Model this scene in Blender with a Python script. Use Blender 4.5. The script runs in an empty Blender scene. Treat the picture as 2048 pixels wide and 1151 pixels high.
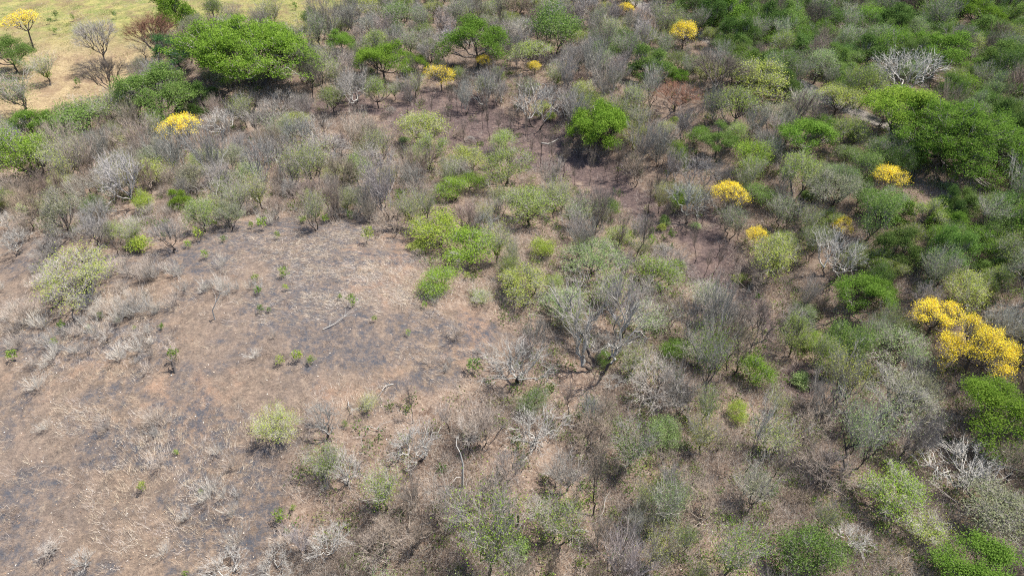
import bpy, math, random
import numpy as np

# ------------------------------------------------------------------ camera, sky, sun, exposure
S = bpy.context.scene
COL = S.collection
CAM_H, PITCH, FPX, CX, CY = 55.0, math.radians(40.0), 1365.0, 1024.0, 575.5
cam_data = bpy.data.cameras.new('camera')
cam = bpy.data.objects.new('camera', cam_data); COL.objects.link(cam)
cam_data.sensor_width = 36.0; cam_data.lens = FPX / 2048.0 * 36.0
cam_data.clip_start = 0.5; cam_data.clip_end = 9000
cam.location = (0, 0, CAM_H); cam.rotation_euler = (math.pi / 2 - PITCH, 0, 0)
S.camera = cam

SUN_EL, SUN_AZ = math.radians(64), math.radians(80)      # azimuth measured from +Y (view direction) towards +X
world = bpy.data.worlds.new('World'); S.world = world; world.use_nodes = True
wn = world.node_tree; wn.nodes.clear()
wo = wn.nodes.new('ShaderNodeOutputWorld'); wb = wn.nodes.new('ShaderNodeBackground'); ws = wn.nodes.new('ShaderNodeTexSky')
ws.sky_type = 'NISHITA'; ws.sun_disc = False; ws.sun_elevation = SUN_EL; ws.sun_rotation = SUN_AZ
ws.air_density = 1.0; ws.dust_density = 1.5
wb.inputs['Strength'].default_value = 0.115
wn.links.new(ws.outputs[0], wb.inputs[0]); wn.links.new(wb.outputs[0], wo.inputs[0])
sd = bpy.data.lights.new('sun', 'SUN'); sun = bpy.data.objects.new('sun', sd); COL.objects.link(sun)
sd.energy = 4.6; sd.angle = math.radians(0.53); sd.color = (1.0, 0.94, 0.85)
sun.rotation_euler = (math.pi / 2 - SUN_EL, 0, math.pi - SUN_AZ)
sun.location = (60, 20, 120)
S.view_settings.view_transform = 'Standard'; S.view_settings.look = 'None'
S.view_settings.exposure = 0.92; S.view_settings.gamma = 1.0; S.view_settings.use_curve_mapping = False
S.render.engine = 'CYCLES'
S.cycles.use_denoising = False; S.cycles.filter_width = 1.1
S.cycles.max_bounces = 5; S.cycles.diffuse_bounces = 3; S.cycles.transmission_bounces = 3; S.cycles.glossy_bounces = 1
S.cycles.transparent_max_bounces = 4

# ------------------------------------------------------------------ numeric helpers
rs = np.random.RandomState(11)
_tab = np.random.RandomState(5).rand(256, 256)

def vnoise(x, y, s, o=0.0):
    x = np.asarray(x, float) / s + 91.3 + o * 17.1; y = np.asarray(y, float) / s + 57.7 + o * 31.7
    xi = np.floor(x).astype(int); yi = np.floor(y).astype(int); fx = x - xi; fy = y - yi
    fx = fx * fx * (3 - 2 * fx); fy = fy * fy * (3 - 2 * fy)
    a = _tab[xi % 256, yi % 256]; b = _tab[(xi + 1) % 256, yi % 256]
    c = _tab[xi % 256, (yi + 1) % 256]; d = _tab[(xi + 1) % 256, (yi + 1) % 256]
    return (a * (1 - fx) + b * fx) * (1 - fy) + (c * (1 - fx) + d * fx) * fy

def seg_dist(x, y, x0, y0, x1, y1):
    dx, dy = x1 - x0, y1 - y0
    t = np.clip(((x - x0) * dx + (y - y0) * dy) / (dx * dx + dy * dy), 0, 1)
    return np.hypot(x - x0 - t * dx, y - y0 - t * dy)

def ground_z(x, y):
    x = np.asarray(x, float); y = np.asarray(y, float)
    z = 8.0 * np.exp(-(np.abs((x + 34) / 36) ** 2.6) - np.abs((y - 54) / 30) ** 2.6)
    z = z - 3.0 * np.exp(-(seg_dist(x, y, 6, 112, 40, 58) / 13) ** 2)
    z = z + 2.4 * (vnoise(x, y, 37) - .5) + 0.7 * (vnoise(x, y, 11, 1) - .5) + 0.22 * (vnoise(x, y, 3.1, 2) - .5)
    return z

cp, sp_ = math.cos(PITCH), math.sin(PITCH)
def to_px(x, y, z):
    dz = z - CAM_H
    f = y * cp - dz * sp_; u = y * sp_ + dz * cp
    f = np.where(f < 1, 1, f)
    return CX + FPX * x / f, CY - FPX * u / f, f

def ray(px, py):
    r = (px - CX) / FPX; u = (CY - py) / FPX
    return np.array([r, cp + u * sp_, -sp_ + u * cp])

def hit(px, py, above=0.0):
    """point of the view ray that is `above` metres over the ground"""
    d = ray(px, py); t = (CAM_H - above) / -d[2]
    for _ in range(12):
        z = float(ground_z(d[0] * t, d[1] * t)) + above
        t = 0.5 * t + 0.5 * (CAM_H - z) / -d[2]
    return d[0] * t, d[1] * t, t

def in_poly(px, py, poly):
    px = np.asarray(px, float); py = np.asarray(py, float); inside = np.zeros(px.shape, bool)
    n = len(poly)
    for i in range(n):
        x0, y0 = poly[i]; x1, y1 = poly[(i + 1) % n]
        c = ((y0 > py) != (y1 > py)) & (px < (x1 - x0) * (py - y0) / (y1 - y0 + 1e-9) + x0)
        inside ^= c
    return inside

# ------------------------------------------------------------------ mesh and object helpers
def mesh_np(name, V, T, mats, midx=None, tone=None, tint=None):
    V = np.asarray(V, np.float32); T = np.asarray(T, np.int32)
    me = bpy.data.meshes.new(name)
    k = T.shape[1]
    me.vertices.add(len(V)); me.vertices.foreach_set('co', V.ravel())
    me.loops.add(T.size); me.loops.foreach_set('vertex_index', T.ravel())
    me.polygons.add(len(T)); me.polygons.foreach_set('loop_start', np.arange(0, T.size, k, dtype=np.int32))
    me.polygons.foreach_set('loop_total', np.full(len(T), k, np.int32))
    for m in mats: me.materials.append(m)
    if midx is not None: me.polygons.foreach_set('material_index', np.asarray(midx, np.int32))
    if tone is not None:
        a = me.attributes.new('tone', 'FLOAT', 'POINT'); a.data.foreach_set('value', np.asarray(tone, np.float32))
    if tint is not None:
        a = me.attributes.new('tint', 'FLOAT_COLOR', 'POINT')
        a.data.foreach_set('color', np.concatenate([np.asarray(tint, np.float32), np.ones((len(V), 1), np.float32)], 1).ravel())
    me.update(calc_edges=True)
    return me

def place(name, data, parent=None, loc=None):
    o = bpy.data.objects.new(name, data); COL.objects.link(o)
    if parent is not None: o.parent = parent
    if loc is not None: o.location = loc
    return o

# ------------------------------------------------------------------ materials
def new_mat(name):
    m = bpy.data.materials.new(name); m.use_nodes = True
    nt = m.node_tree; nt.nodes.clear()
    return m, nt, nt.nodes, nt.links

def mixc(n, l, fac, a, b, mode='MIX'):
    x = n.new('ShaderNodeMix'); x.data_type = 'RGBA'; x.blend_type = mode
    for sock, v in ((x.inputs[0], fac), (x.inputs[6], a), (x.inputs[7], b)):
        if hasattr(v, 'node'): l.new(v, sock)
        elif isinstance(v, tuple): sock.default_value = (*v, 1)
        else: sock.default_value = v
    return x.outputs[2]

def leaf_mat(name, ca, cb, trans=0.35, objcol=True):
    m, nt, n, l = new_mat(name)
    at = n.new('ShaderNodeAttribute'); at.attribute_name = 'tone'
    c = mixc(n, l, at.outputs['Fac'], ca, cb)
    oi = n.new('ShaderNodeObjectInfo')
    if objcol: c = mixc(n, l, 1.0, c, oi.outputs['Color'], 'MULTIPLY')
    hv = n.new('ShaderNodeHueSaturation'); l.new(c, hv.inputs['Color'])
    mr = n.new('ShaderNodeMapRange'); l.new(oi.outputs['Random'], mr.inputs[0])
    mr.inputs[3].default_value = .84; mr.inputs[4].default_value = 1.16; l.new(mr.outputs[0], hv.inputs['Value'])
    d = n.new('ShaderNodeBsdfDiffuse'); t = n.new('ShaderNodeBsdfTranslucent'); mx = n.new('ShaderNodeMixShader')
    o = n.new('ShaderNodeOutputMaterial'); mx.inputs[0].default_value = trans
    l.new(hv.outputs[0], d.inputs[0]); l.new(hv.outputs[0], t.inputs[0])
    l.new(d.outputs[0], mx.inputs[1]); l.new(t.outputs[0], mx.inputs[2]); l.new(mx.outputs[0], o.inputs[0])
    return m

def bark_mat(name, ca, cb, objcol=False):
    m, nt, n, l = new_mat(name)
    at = n.new('ShaderNodeAttribute'); at.attribute_name = 'tone'
    c = mixc(n, l, at.outputs['Fac'], ca, cb)
    oi = n.new('ShaderNodeObjectInfo')
    hv = n.new('ShaderNodeHueSaturation'); l.new(c, hv.inputs['Color'])
    mr = n.new('ShaderNodeMapRange'); l.new(oi.outputs['Random'], mr.inputs[0])
    mr.inputs[3].default_value = .8; mr.inputs[4].default_value = 1.2; l.new(mr.outputs[0], hv.inputs['Value'])
    c = hv.outputs[0]
    if objcol: c = mixc(n, l, 1.0, c, oi.outputs['Color'], 'MULTIPLY')
    d = n.new('ShaderNodeBsdfDiffuse'); o = n.new('ShaderNodeOutputMaterial')
    l.new(c, d.inputs[0]); l.new(d.outputs[0], o.inputs[0])
    return m

def tint_mat(name, trans=0.0):
    m, nt, n, l = new_mat(name)
    at = n.new('ShaderNodeAttribute'); at.attribute_name = 'tint'
    d = n.new('ShaderNodeBsdfDiffuse'); o = n.new('ShaderNodeOutputMaterial'); l.new(at.outputs['Color'], d.inputs[0])
    if trans:
        t = n.new('ShaderNodeBsdfTranslucent'); mx = n.new('ShaderNodeMixShader'); mx.inputs[0].default_value = trans
        l.new(at.outputs['Color'], t.inputs[0]); l.new(d.outputs[0], mx.inputs[1]); l.new(t.outputs[0], mx.inputs[2]); l.new(mx.outputs[0], o.inputs[0])
    else: l.new(d.outputs[0], o.inputs[0])
    return m

M_BARK = bark_mat('bark_dark', (.055, .046, .042), (.15, .13, .12))
M_PALE = bark_mat('bark_pale', (.23, .22, .20), (.44, .425, .395), True)
M_TWIG = bark_mat('twigs_grey', (.17, .152, .13), (.45, .42, .38), True)
M_TWIGL = bark_mat('twigs_of_leafy_trees', (.22, .20, .17), (.46, .43, .39))
M_LEAF = leaf_mat('leaves', (.52, .66, .40), (1.08, 1.04, 1.0), .40)       # tinted by each tree's own colour
M_FLOWER = leaf_mat('yellow_blossom', (.74, .54, .025), (.95, .81, .10), .3)
M_TINT = tint_mat('dry_brush'); M_TINTL = tint_mat('ground_leaves', .3)

# ------------------------------------------------------------------ tree geometry
def tube(p, r, k=3):
    """p (n,3) path, r (n,) radii -> verts, tris"""
    n = len(p); d = np.gradient(p, axis=0); d /= np.linalg.norm(d, axis=1, keepdims=True) + 1e-9
    a = np.cross(d, [0.31, 0.17, 0.93]); a /= np.linalg.norm(a, axis=1, keepdims=True) + 1e-9
    b = np.cross(d, a); th = np.arange(k) * 2 * math.pi / k
    V = p[:, None] + r[:, None, None] * (np.cos(th)[None, :, None] * a[:, None] + np.sin(th)[None, :, None] * b[:, None])
    V = V.reshape(-1, 3); T = []
    for i in range(n - 1):
        for j in range(k):
            q0, q1 = i * k + j, i * k + (j + 1) % k
            T += [(q0, q1, q1 + k), (q0, q1 + k, q0 + k)]
    return V, np.array(T)

class Acc:
    def __init__(s): s.V = []; s.T = []; s.M = []; s.C = []; s.n = 0
    def add(s, V, T, mi, tone):
        s.V.append(V); s.T.append(np.asarray(T) + s.n); s.M.append(np.full(len(T), mi))
        s.C.append(np.broadcast_to(np.asarray(tone, float), (len(V),)) if np.ndim(tone) < 1 or len(np.atleast_1d(tone)) != len(V) else tone); s.n += len(V)
    def tris(s, P, A, B, mi, tone):
        """independent triangles P,A,B (n,3)"""
        n = len(P); V = np.stack([P, A, B], 1).reshape(-1, 3); T = np.arange(3 * n).reshape(n, 3)
        s.add(V, T, mi, np.repeat(np.broadcast_to(tone, (n,)), 3))
    def mesh(s, name, mats):
        if not s.V: return None
        return mesh_np(name, np.concatenate(s.V), np.concatenate(s.T), mats, np.concatenate(s.M), np.concatenate(s.C))

def unit(v): return v / (np.linalg.norm(v, axis=-1, keepdims=True) + 1e-9)

def twigs(acc, g, P, D, n, ln, wd, spread, mi, up=.15, tone=(0.2, 1)):
    """n thin triangles from each tip P along D with a spread"""
    P = np.repeat(P, n, 0); D = np.repeat(D, n, 0)
    d = unit(D + g.normal(0, spread, P.shape) + [0, 0, up]); L = ln * g.uniform(.45, 1.25, (len(P), 1))
    P = P - D * g.uniform(0, .5, (len(P), 1)) * ln
    side = unit(np.cross(d, g.normal(0, 1, P.shape))) * wd * .5
    E = P + d * L; acc.tris(P - side, P + side, E, mi, g.uniform(*tone, len(P)))
    return E, d

def leaves(acc, g, C, n, rad, size, mi, flat=.6, upb=.6, tone=None):
    N = len(C) * n; ct = g.uniform(0, 1, len(C)) if tone is None else tone
    P = np.repeat(C, n, 0) + g.normal(0, 1, (N, 3)) * np.array([rad, rad, rad * flat]) * .6
    nrm = unit(g.normal(0, 1, (N, 3)) + [0, 0, upb]); a = unit(np.cross(nrm, g.normal(0, 1, (N, 3)))); b = np.cross(nrm, a)
    s = size * g.uniform(.6, 1.35, (N, 1))
    t = np.clip(np.repeat(ct, n) * .65 + g.uniform(0, .4, N), 0, 1)
    acc.tris(P - a * s * .5, P + a * s * .5 + b * s * .15, P + b * s, mi, t)

def tree_proto(seed, R=3.0, Hc=4.0, rz=1.2, shape='dome', n1=5, n2=5, n3=5, tw=14, twl=.7, tww=.03, spread=.5, leaf=0, leafr=.4, leafs=.16,
               flat=.6, trunk_r=.12, stems=1, fork=.45, wig=.12, pale=False, lean=.1, flower=0, fsize=.2, lobes=0, trunk_pale=False, twm=None, up=.15, gap=0.27, upb=.6, leafn=None, bump=0, lamp=1.0):
    g = np.random.RandomState(seed)
    n_tips = n1 * n2 * n3
    base = np.zeros(3); top = np.array([g.normal(0, lean), g.normal(0, lean), Hc])
    # tips in the crown volume
    th = g.uniform(0, 2 * math.pi, n_tips); rr = np.sqrt(g.uniform(0.02, 1, n_tips))
    if shape == 'dome':
        ph = rr ** .9; z = np.sqrt(np.clip(1 - ph ** 2, 0, 1)); sh = g.uniform(.6, 1.03, n_tips) if not flower else g.uniform(.8, 1.03, n_tips)
        tips = np.stack([np.cos(th) * ph * sh * R, np.sin(th) * ph * sh * R, (z * sh * 1.35 - .45) * rz + g.normal(0, .1, n_tips) * rz], 1)
    elif shape == 'umbrella':
        z = .55 * (1 - rr ** 2.2) + g.normal(0, .16, n_tips)
        tips = np.stack([np.cos(th) * rr * R, np.sin(th) * rr * R, z * rz], 1)
    elif shape == 'vase':
        z = g.uniform(-.6, 1, n_tips); w = .35 + .65 * (z + .6) / 1.6
        tips = np.stack([np.cos(th) * rr * R * w, np.sin(th) * rr * R * w, z * rz * (1.15 - .35 * rr)], 1)
    elif shape == 'ball':
        u = unit(g.normal(0, 1, (n_tips, 3))); u[:, 2] = np.where(u[:, 2] < -.35, -u[:, 2], u[:, 2])
        tips = u * g.uniform(.7, 1.02, (n_tips, 1)) * [R, R, rz]
    # irregular outline
    lob = 1 + lamp * .24 * np.sin(th * 2 + g.uniform(0, 6)) + lamp * .13 * np.sin(th * 3 + g.uniform(0, 6)) + .08 * np.sin(th * 5 + g.uniform(0, 6))
    tips[:, :2] *= lob[:, None]
    if lobes:   # pads: pull tips towards pad centres at differing heights
        pc = np.stack([np.cos(a := g.uniform(0, 6.28, lobes)) * (q := np.sqrt(g.uniform(.02, 1, lobes))) * R * .8, np.sin(a) * q * R * .8, (.5 * (1 - q ** 2) + g.normal(0, .28, lobes)) * rz], 1)
        own = np.argmin(((tips[:, None, :2] - pc[None, :, :2]) ** 2).sum(2), 1)
        d = tips - pc[own]; tips[:, :2] = pc[own][:, :2] + d[:, :2] * .8
        pr = np.linalg.norm(d[:, :2], axis=1) / (R * 1.5 / math.sqrt(lobes))
        tips[:, 2] = pc[own][:, 2] - rz * .32 * pr ** 2 + g.normal(0, .06, n_tips) * rz
    if bump: tips[:, 2] += bump * rz * (vnoise(tips[:, 0], tips[:, 1], R * .22, seed % 9) - .5)
    tips += top
    if gap:
        keep = vnoise(tips[:, 0] + seed * 7, tips[:, 1], R * .35) > gap
        tips = tips[keep]; n_tips = len(tips)
    def kmeans(P, k):
        c = P[g.choice(len(P), min(k, len(P)), replace=False)]
        for _ in range(4):
            own = np.argmin(((P[:, None] - c[None]) ** 2).sum(2), 1)
            c = np.array([P[own == i].mean(0) if (own == i).any() else c[i] for i in range(len(c))])
        return c, own
    tr, cr = Acc(), Acc()
    def path(a, b, n, bend, sag):
        t = np.linspace(0, 1, n)[:, None]; mid = (a + b) / 2 + bend
        p = (1 - t) ** 2 * a + 2 * t * (1 - t) * mid + t ** 2 * b
        L = np.linalg.norm(b - a); w = g.normal(0, wig * L / n, p.shape); w[0] = 0; w[-1] = 0
        return p + w
    c2, own2 = kmeans(tips, n1 * n2); c1, own1 = kmeans(c2, n1)
    bm = 1 if pale else 0
    # stems
    forks = []
    for s in range(stems):
        if stems == 1: f = base + (top - base) * fork * g.uniform(.9, 1.1) + [g.normal(0, .12) * R * .3, g.normal(0, .12) * R * .3, 0]; b0 = base
        else:
            a = g.uniform(0, 6.28); b0 = np.array([math.cos(a), math.sin(a), 0]) * trunk_r * 2.2
            f = b0 + np.array([math.cos(a) * R * .22, math.sin(a) * R * .22, Hc * fork * g.uniform(.7, 1.15)])
        p = path(b0 - [0, 0, .35], f, 5, g.normal(0, .06, 3) * Hc, 0)
        r = 1.2 * trunk_r * (1 if stems == 1 else .7) * np.array([1.55, 1.0, .9, .82, .75])
        V, T = tube(p, r, 6); tr.add(V, T, 0, g.uniform(0, .6)); forks.append(f)
    forks = np.array(forks)
    for i in range(len(c1)):
        f = forks[np.argmin(np.linalg.norm(forks[:, :2] - c1[i][None, :2], axis=1) + g.uniform(0, .2, len(forks)))]
        tgt = f * .22 + c1[i] * .78 - [0, 0, rz * .18]
        out = np.array([*(tgt - f)[:2], 0]) * .2
        p = path(f, tgt, 6, out - [0, 0, abs(rz) * .1], 0); r0 = trunk_r * .62
        V, T = tube(p, np.linspace(r0, r0 * .5, 6), 4); tr.add(V, T, bm, g.uniform(.2, 1))
        for j in np.where(own1 == i)[0]:
            k = g.randint(2, 6); s0 = p[k]; t2 = s0 * .2 + c2[j] * .8
            q = path(s0, t2, 4, g.normal(0, .12, 3) * R * .3, 0); r1 = r0 * .52
            V, T = tube(q, np.linspace(r1, r1 * .5, 4), 3); tr.add(V, T, bm, g.uniform(.2, 1))
            own = np.where(own2 == j)[0]
            if len(own):
                st = q[g.randint(1, 4, len(own))]; e = tips[own]
                m = (st + e) / 2 + g.normal(0, .09, e.shape) * np.linalg.norm(e - st, axis=1, keepdims=True)
                for a_, m_, e_ in zip(st, m, e):
                    V, T = tube(np.array([a_, m_, e_]), np.array([r1 * .55, r1 * .42, r1 * .2]), 3); cr.add(V, T, 1, g.uniform(.3, 1))
    ctr = top - [0, 0, rz * .9]
    D = unit(tips - ctr)
    if tw:
        E, d = twigs(cr, g, tips, D, tw, twl, tww, spread, 1, up)
        E2, d2 = twigs(cr, g, E[::2], d[::2], 2, twl * .55, tww * .75, spread * 1.1, 1, up)
    if leaf:
        LC = tips[g.rand(len(tips)) < (leafn or 1)]
        leaves(cr, g, LC + g.normal(0, leafr * .35, LC.shape), leaf, leafr, leafs, 0, flat, upb)
    fl = None
    if flower:
        fa = Acc(); keep = g.rand(len(tips)) < .93
        leaves(fa, g, tips[keep] + D[keep] * .12, flower, leafr, fsize, 0, .7, .5); fl = fa
    tm = tr.mesh('trunk', [M_BARK if not trunk_pale else M_PALE, M_PALE])
    cm = cr.mesh('crown', [M_LEAF, twm or (M_TWIGL if leaf else M_TWIG)])
    fm = fl.mesh('blossom', [M_FLOWER]) if fl else None
    return dict(trunk=tm, crown=cm, blossom=fm, R=R, Hc=Hc, rz=rz)

P = {}
# leafless trees, each kind in several shapes
P['bare_umb'] = [tree_proto(100 + i, 3, 3.6, 1.5, 'umbrella', 5, 5, 7, 11, .85, .024, .5, wig=.2, trunk_r=.13, fork=.4) for i in range(3)]
P['bare_vase'] = [tree_proto(110 + i, 2.7, 3.1, 2.0, 'vase', 6, 5, 7, 7, 1.05, .024, .42, wig=.35, trunk_r=.085, pale=i % 2 == 0, stems=4, fork=.3, up=.35) for i in range(4)]
P['bare_dome'] = [tree_proto(120 + i, 3, 3.2, 2.1, 'dome', 6, 5, 7, 8, .85, .022, .6, wig=.4, trunk_r=.12, pale=i % 2 == 1, fork=.35, stems=1 + i % 2) for i in range(4)]
P['bare_tall'] = [tree_proto(130 + i, 1.9, 5.2, 2.2, 'vase', 3, 4, 6, 8, .9, .022, .5, wig=.3, trunk_r=.075, fork=.55, lean=.5) for i in range(3)]
P['bare_pale'] = [tree_proto(140 + i, 3, 3.5, 1.9, 'dome', 6, 4, 6, 6, .8, .026, .55, wig=.4, trunk_r=.13, fork=.35, pale=True, twm=M_PALE, stems=1 + i % 2) for i in range(4)]
P['bare_tangle'] = [tree_proto(150, 5.2, 3.4, 2.0, 'dome', 7, 5, 7, 4, .8, .026, .7, wig=.7, trunk_r=.20, fork=.3, pale=True, twm=M_PALE, stems=2)]
P['bare_giant'] = [tree_proto(151, 6.0, 6.4, 3.6, 'vase', 7, 6, 8, 6, 1.1, .026, .5, wig=.35, trunk_r=.22, fork=.28, pale=True, stems=5, up=.3)]
P['bush_bare'] = [tree_proto(160 + i, 1.5, 1.0, .9, 'ball', 5, 5, 5, 11, .5, .025, .6, trunk_r=.05, stems=4, fork=.2, wig=.2) for i in range(4)]
# thin-leaved trees
P['thin_dome'] = [tree_proto(200 + i, 3, 3.0, 1.9, 'dome', 6, 5, 10, 6, .6, .024, .7, leaf=22, leafr=.6, leafs=.105, trunk_r=.13, stems=1 + i % 3, fork=.35, wig=.18, lobes=9 if i % 2 else 0) for i in range(5)]
P['thin_umb'] = [tree_proto(210 + i, 3.2, 3.4, 1.0, 'umbrella', 6, 5, 10, 6, .6, .024, .6, leaf=24, leafr=.6, leafs=.105, trunk_r=.15, fork=.3, wig=.32, lobes=9) for i in range(3)]
P['wispy'] = [tree_proto(220 + i, 2.8, 3.4, 1.7, 'vase', 6, 5, 8, 6, .8, .022, .6, pale=i % 2 == 0, leaf=12, leafr=.85, leafs=.09, trunk_r=.11, stems=1 + i % 2, fork=.4, wig=.35, up=.3) for i in range(4)]
# feathery green trees
P['feather'] = [tree_proto(230 + i, 3.4, 3.6, 2.0, 'umbrella', 6, 6, 10, 0, leaf=60, leafr=.55, leafs=.11, flat=.4, trunk_r=.15, fork=.4, lobes=13, upb=1.2) for i in range(4)]
P['dense'] = [tree_proto(240 + i, 2.8, 2.6, 2.1, 'ball', 6, 5, 9, 0, leaf=60, leafr=.48, leafs=.125, flat=.7, trunk_r=.14, fork=.4, upb=.5, gap=.2, lobes=10) for i in range(4)]
P['openleaf'] = [tree_proto(250 + i, 2.8, 2.8, 1.8, 'dome', 6, 5, 8, 4, .5, .024, .7, leaf=34, leafr=.7, leafs=.12, flat=.7, trunk_r=.11, stems=2, fork=.4, lobes=8) for i in range(4)]
P['haze_umb'] = [tree_proto(215 + i, 3.2, 3.4, 1.2, 'umbrella', 6, 5, 9, 7, .7, .022, .7, leaf=20, leafr=.75, leafs=.095, trunk_r=.15, fork=.28, wig=.5, lobes=9) for i in range(2)]
P['saman'] = [tree_proto(260, 13, 8.5, 6.0, 'umbrella', 10, 10, 15, 0, leaf=62, leafr=1.1, leafs=.25, flat=.35, trunk_r=.5, fork=.35, lobes=0, bump=.6, gap=.3, upb=1.2, stems=3),
              tree_proto(261, 10, 7.0, 8.0, 'umbrella', 10, 9, 13, 0, leaf=62, leafr=.95, leafs=.21, flat=.35, trunk_r=.45, fork=.35, lobes=0, bump=.55, gap=.27, upb=1.2, stems=2)]
P['round'] = [tree_proto(270, 5, 5.4, 3.4, 'ball', 8, 7, 11, 0, leaf=75, leafr=.6, leafs=.17, flat=.8, trunk_r=.26, fork=.35, upb=.4, wig=.2, gap=.2, lamp=.5, lobes=14)]
# flowering trees
P['yellow'] = [tree_proto(280 + i, 3, 3.8, 1.5, 'dome', 6, 5, 8, 5, .45, .03, .6, trunk_r=.13, fork=.5, flower=24, leafr=.5, fsize=.12, twm=M_TWIG, gap=.32 if i else .12) for i in range(4)]
P['yellow_big'] = [tree_proto(290, 5, 5.0, 3.5, 'dome', 8, 7, 11, 5, .5, .03, .6, trunk_r=.22, fork=.45, flower=27, leafr=.62, fsize=.125, twm=M_TWIG, gap=.2, lobes=12, lamp=.3),
                   tree_proto(291, 4, 4.6, 2.8, 'dome', 7, 6, 9, 6, .5, .03, .6, trunk_r=.2, fork=.45, flower=25, leafr=.6, fsize=.125, twm=M_TWIG, gap=.42, lobes=9, lamp=.5)]
P['yellow_flat'] = [tree_proto(295, 3, 5.6, .9, 'umbrella', 6, 5, 8, 6, .45, .03, .6, trunk_r=.13, fork=.55, flower=16, leafr=.4, fsize=.12, twm=M_TWIG, gap=.2)]
P['haze_tall'] = [tree_proto(296, 3.4, 5.2, 1.6, 'umbrella', 6, 6, 10, 7, .7, .022, .7, leaf=12, leafr=.75, leafs=.09, trunk_r=.17, fork=.58, wig=.3, lobes=10)]
# saplings and low scrub
P['sapling'] = [tree_proto(300 + i, .55, .75, .6, 'ball', 3, 3, 3, 2, .3, .015, .6, leaf=9, leafr=.22, leafs=.14, trunk_r=.025, stems=2, fork=.3) for i in range(4)]
P['scrub'] = [tree_proto(310 + i, 1.5, 1.1, .9, 'dome', 5, 4, 6, 3, .35, .02, .6, leaf=20, leafr=.34, leafs=.14, trunk_r=.05, stems=3, fork=.3) for i in range(3)]
P['fan'] = [tree_proto(320 + i, 1.15, .85, .55, 'vase', 4, 3, 4, 7, .75, .018, .35, trunk_r=.012, stems=5, fork=.1, wig=.15, up=.9, pale=True, twm=M_PALE) for i in range(4)]

# leaf colours (multiplied on the near-white leaf material)
LC = dict(bright=(.205, .315, .055), vivid=(.18, .295, .06), lime=(.27, .38, .07), limeyel=(.42, .50, .10), mid=(.195, .285, .09), blue=(.10, .22, .085),
          dark=(.135, .215, .07), olive=(.35, .43, .12), oliveY=(.47, .52, .14), sage=(.32, .42, .19), grey=(.35, .36, .25), rust=(.16, .075, .05))
TW = dict(grey=(1, 1, 1), lav=(.93, .93, .94), brown=(.84, .74, .66), white=(1.12, 1.11, 1.10), fanw=(1.5, 1.45, 1.38), fanp=(1.45, 1.3, 1.2), dark=(.55, .50, .47), rust=(.75, .45, .35), pink=(1.12, 1.02, .96))

ITEMS = []     # everything that stands: dict with px position, label info
KIND = dict(bare_umb='bare_tree', bare_vase='bare_shrub', bare_dome='bare_tree', bare_tall='slender_bare_tree', bare_pale='bare_tree', bare_tangle='bare_tree', bare_giant='bare_tree',
            bush_bare='bare_bush', thin_dome='thin_leaved_tree', thin_umb='thin_leaved_tree', haze_umb='thin_leaved_tree', wispy='wispy_tree', feather='green_tree', dense='green_tree', openleaf='green_tree',
            saman='umbrella_tree', round='green_tree', yellow='flowering_tree', yellow_flat='flowering_tree', haze_tall='thin_leaved_tree', yellow_big='flowering_tree', sapling='sapling', scrub='green_bush', fan='dry_bush')
CAT = dict(bare_shrub='bare shrub', slender_bare_tree='bare tree', wispy_tree='tree', bare_tree='bare tree', bare_bush='bush', thin_leaved_tree='tree', green_tree='tree', umbrella_tree='tree', flowering_tree='flowering tree', sapling='sapling', green_bush='bush', dry_bush='dry bush')

g0 = random.Random(4)
def plant(proto, loc, scale, colour=None, rot=None, var=None, zs=1.0, tilt=0):
    v = P[proto][(var if var is not None else g0.randrange(99)) % len(P[proto])]
    t = bpy.data.objects.new(KIND[proto], None); COL.objects.link(t); t.empty_display_size = .5
    t.location = loc; t.scale = (scale, scale, scale * zs)
    t.rotation_euler = (g0.gauss(0, .04), g0.gauss(0, .04) + tilt, g0.uniform(0, 6.28) if rot is None else rot)
    for part in ('trunk', 'crown', 'blossom'):
        if v[part] is None: continue
        c = place(part, v[part], t)
        c.color = (*(colour or (1, 1, 1)), 1)
    return t

def at_px(proto, cx, cy, w, colour=None, k=None, label=None, var=None, lm=None, zs=None, **kw):
    """crown centre at pixel cx, cy; crown w pixels wide; k = crown height / crown radius if not the prototype's own"""
    v = P[proto][(var or 0) % len(P[proto])] if var is not None else P[proto][0]
    H = 4.0
    for _ in range(6):
        x, y, t = hit(cx, cy, H)
        s = (w / 2) * t / FPX / v['R']
        z_s = (k * v['R'] / v['Hc']) if k else (zs or 1)
        H = v['Hc'] * s * z_s
    x -= H * math.sin(kw.get('tilt', 0))
    o = plant(proto, (x, y, float(ground_z(x, y))), s, colour, var=var if var is not None else 0 if len(P[proto]) == 1 else None, zs=z_s, **kw)
    ITEMS.append(dict(o=o, x=x, y=y, r=v['R'] * s, cx=cx, cy=cy, w=w, label=label, lm=lm, proto=proto, colour=colour, hand=True))
    return o

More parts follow.
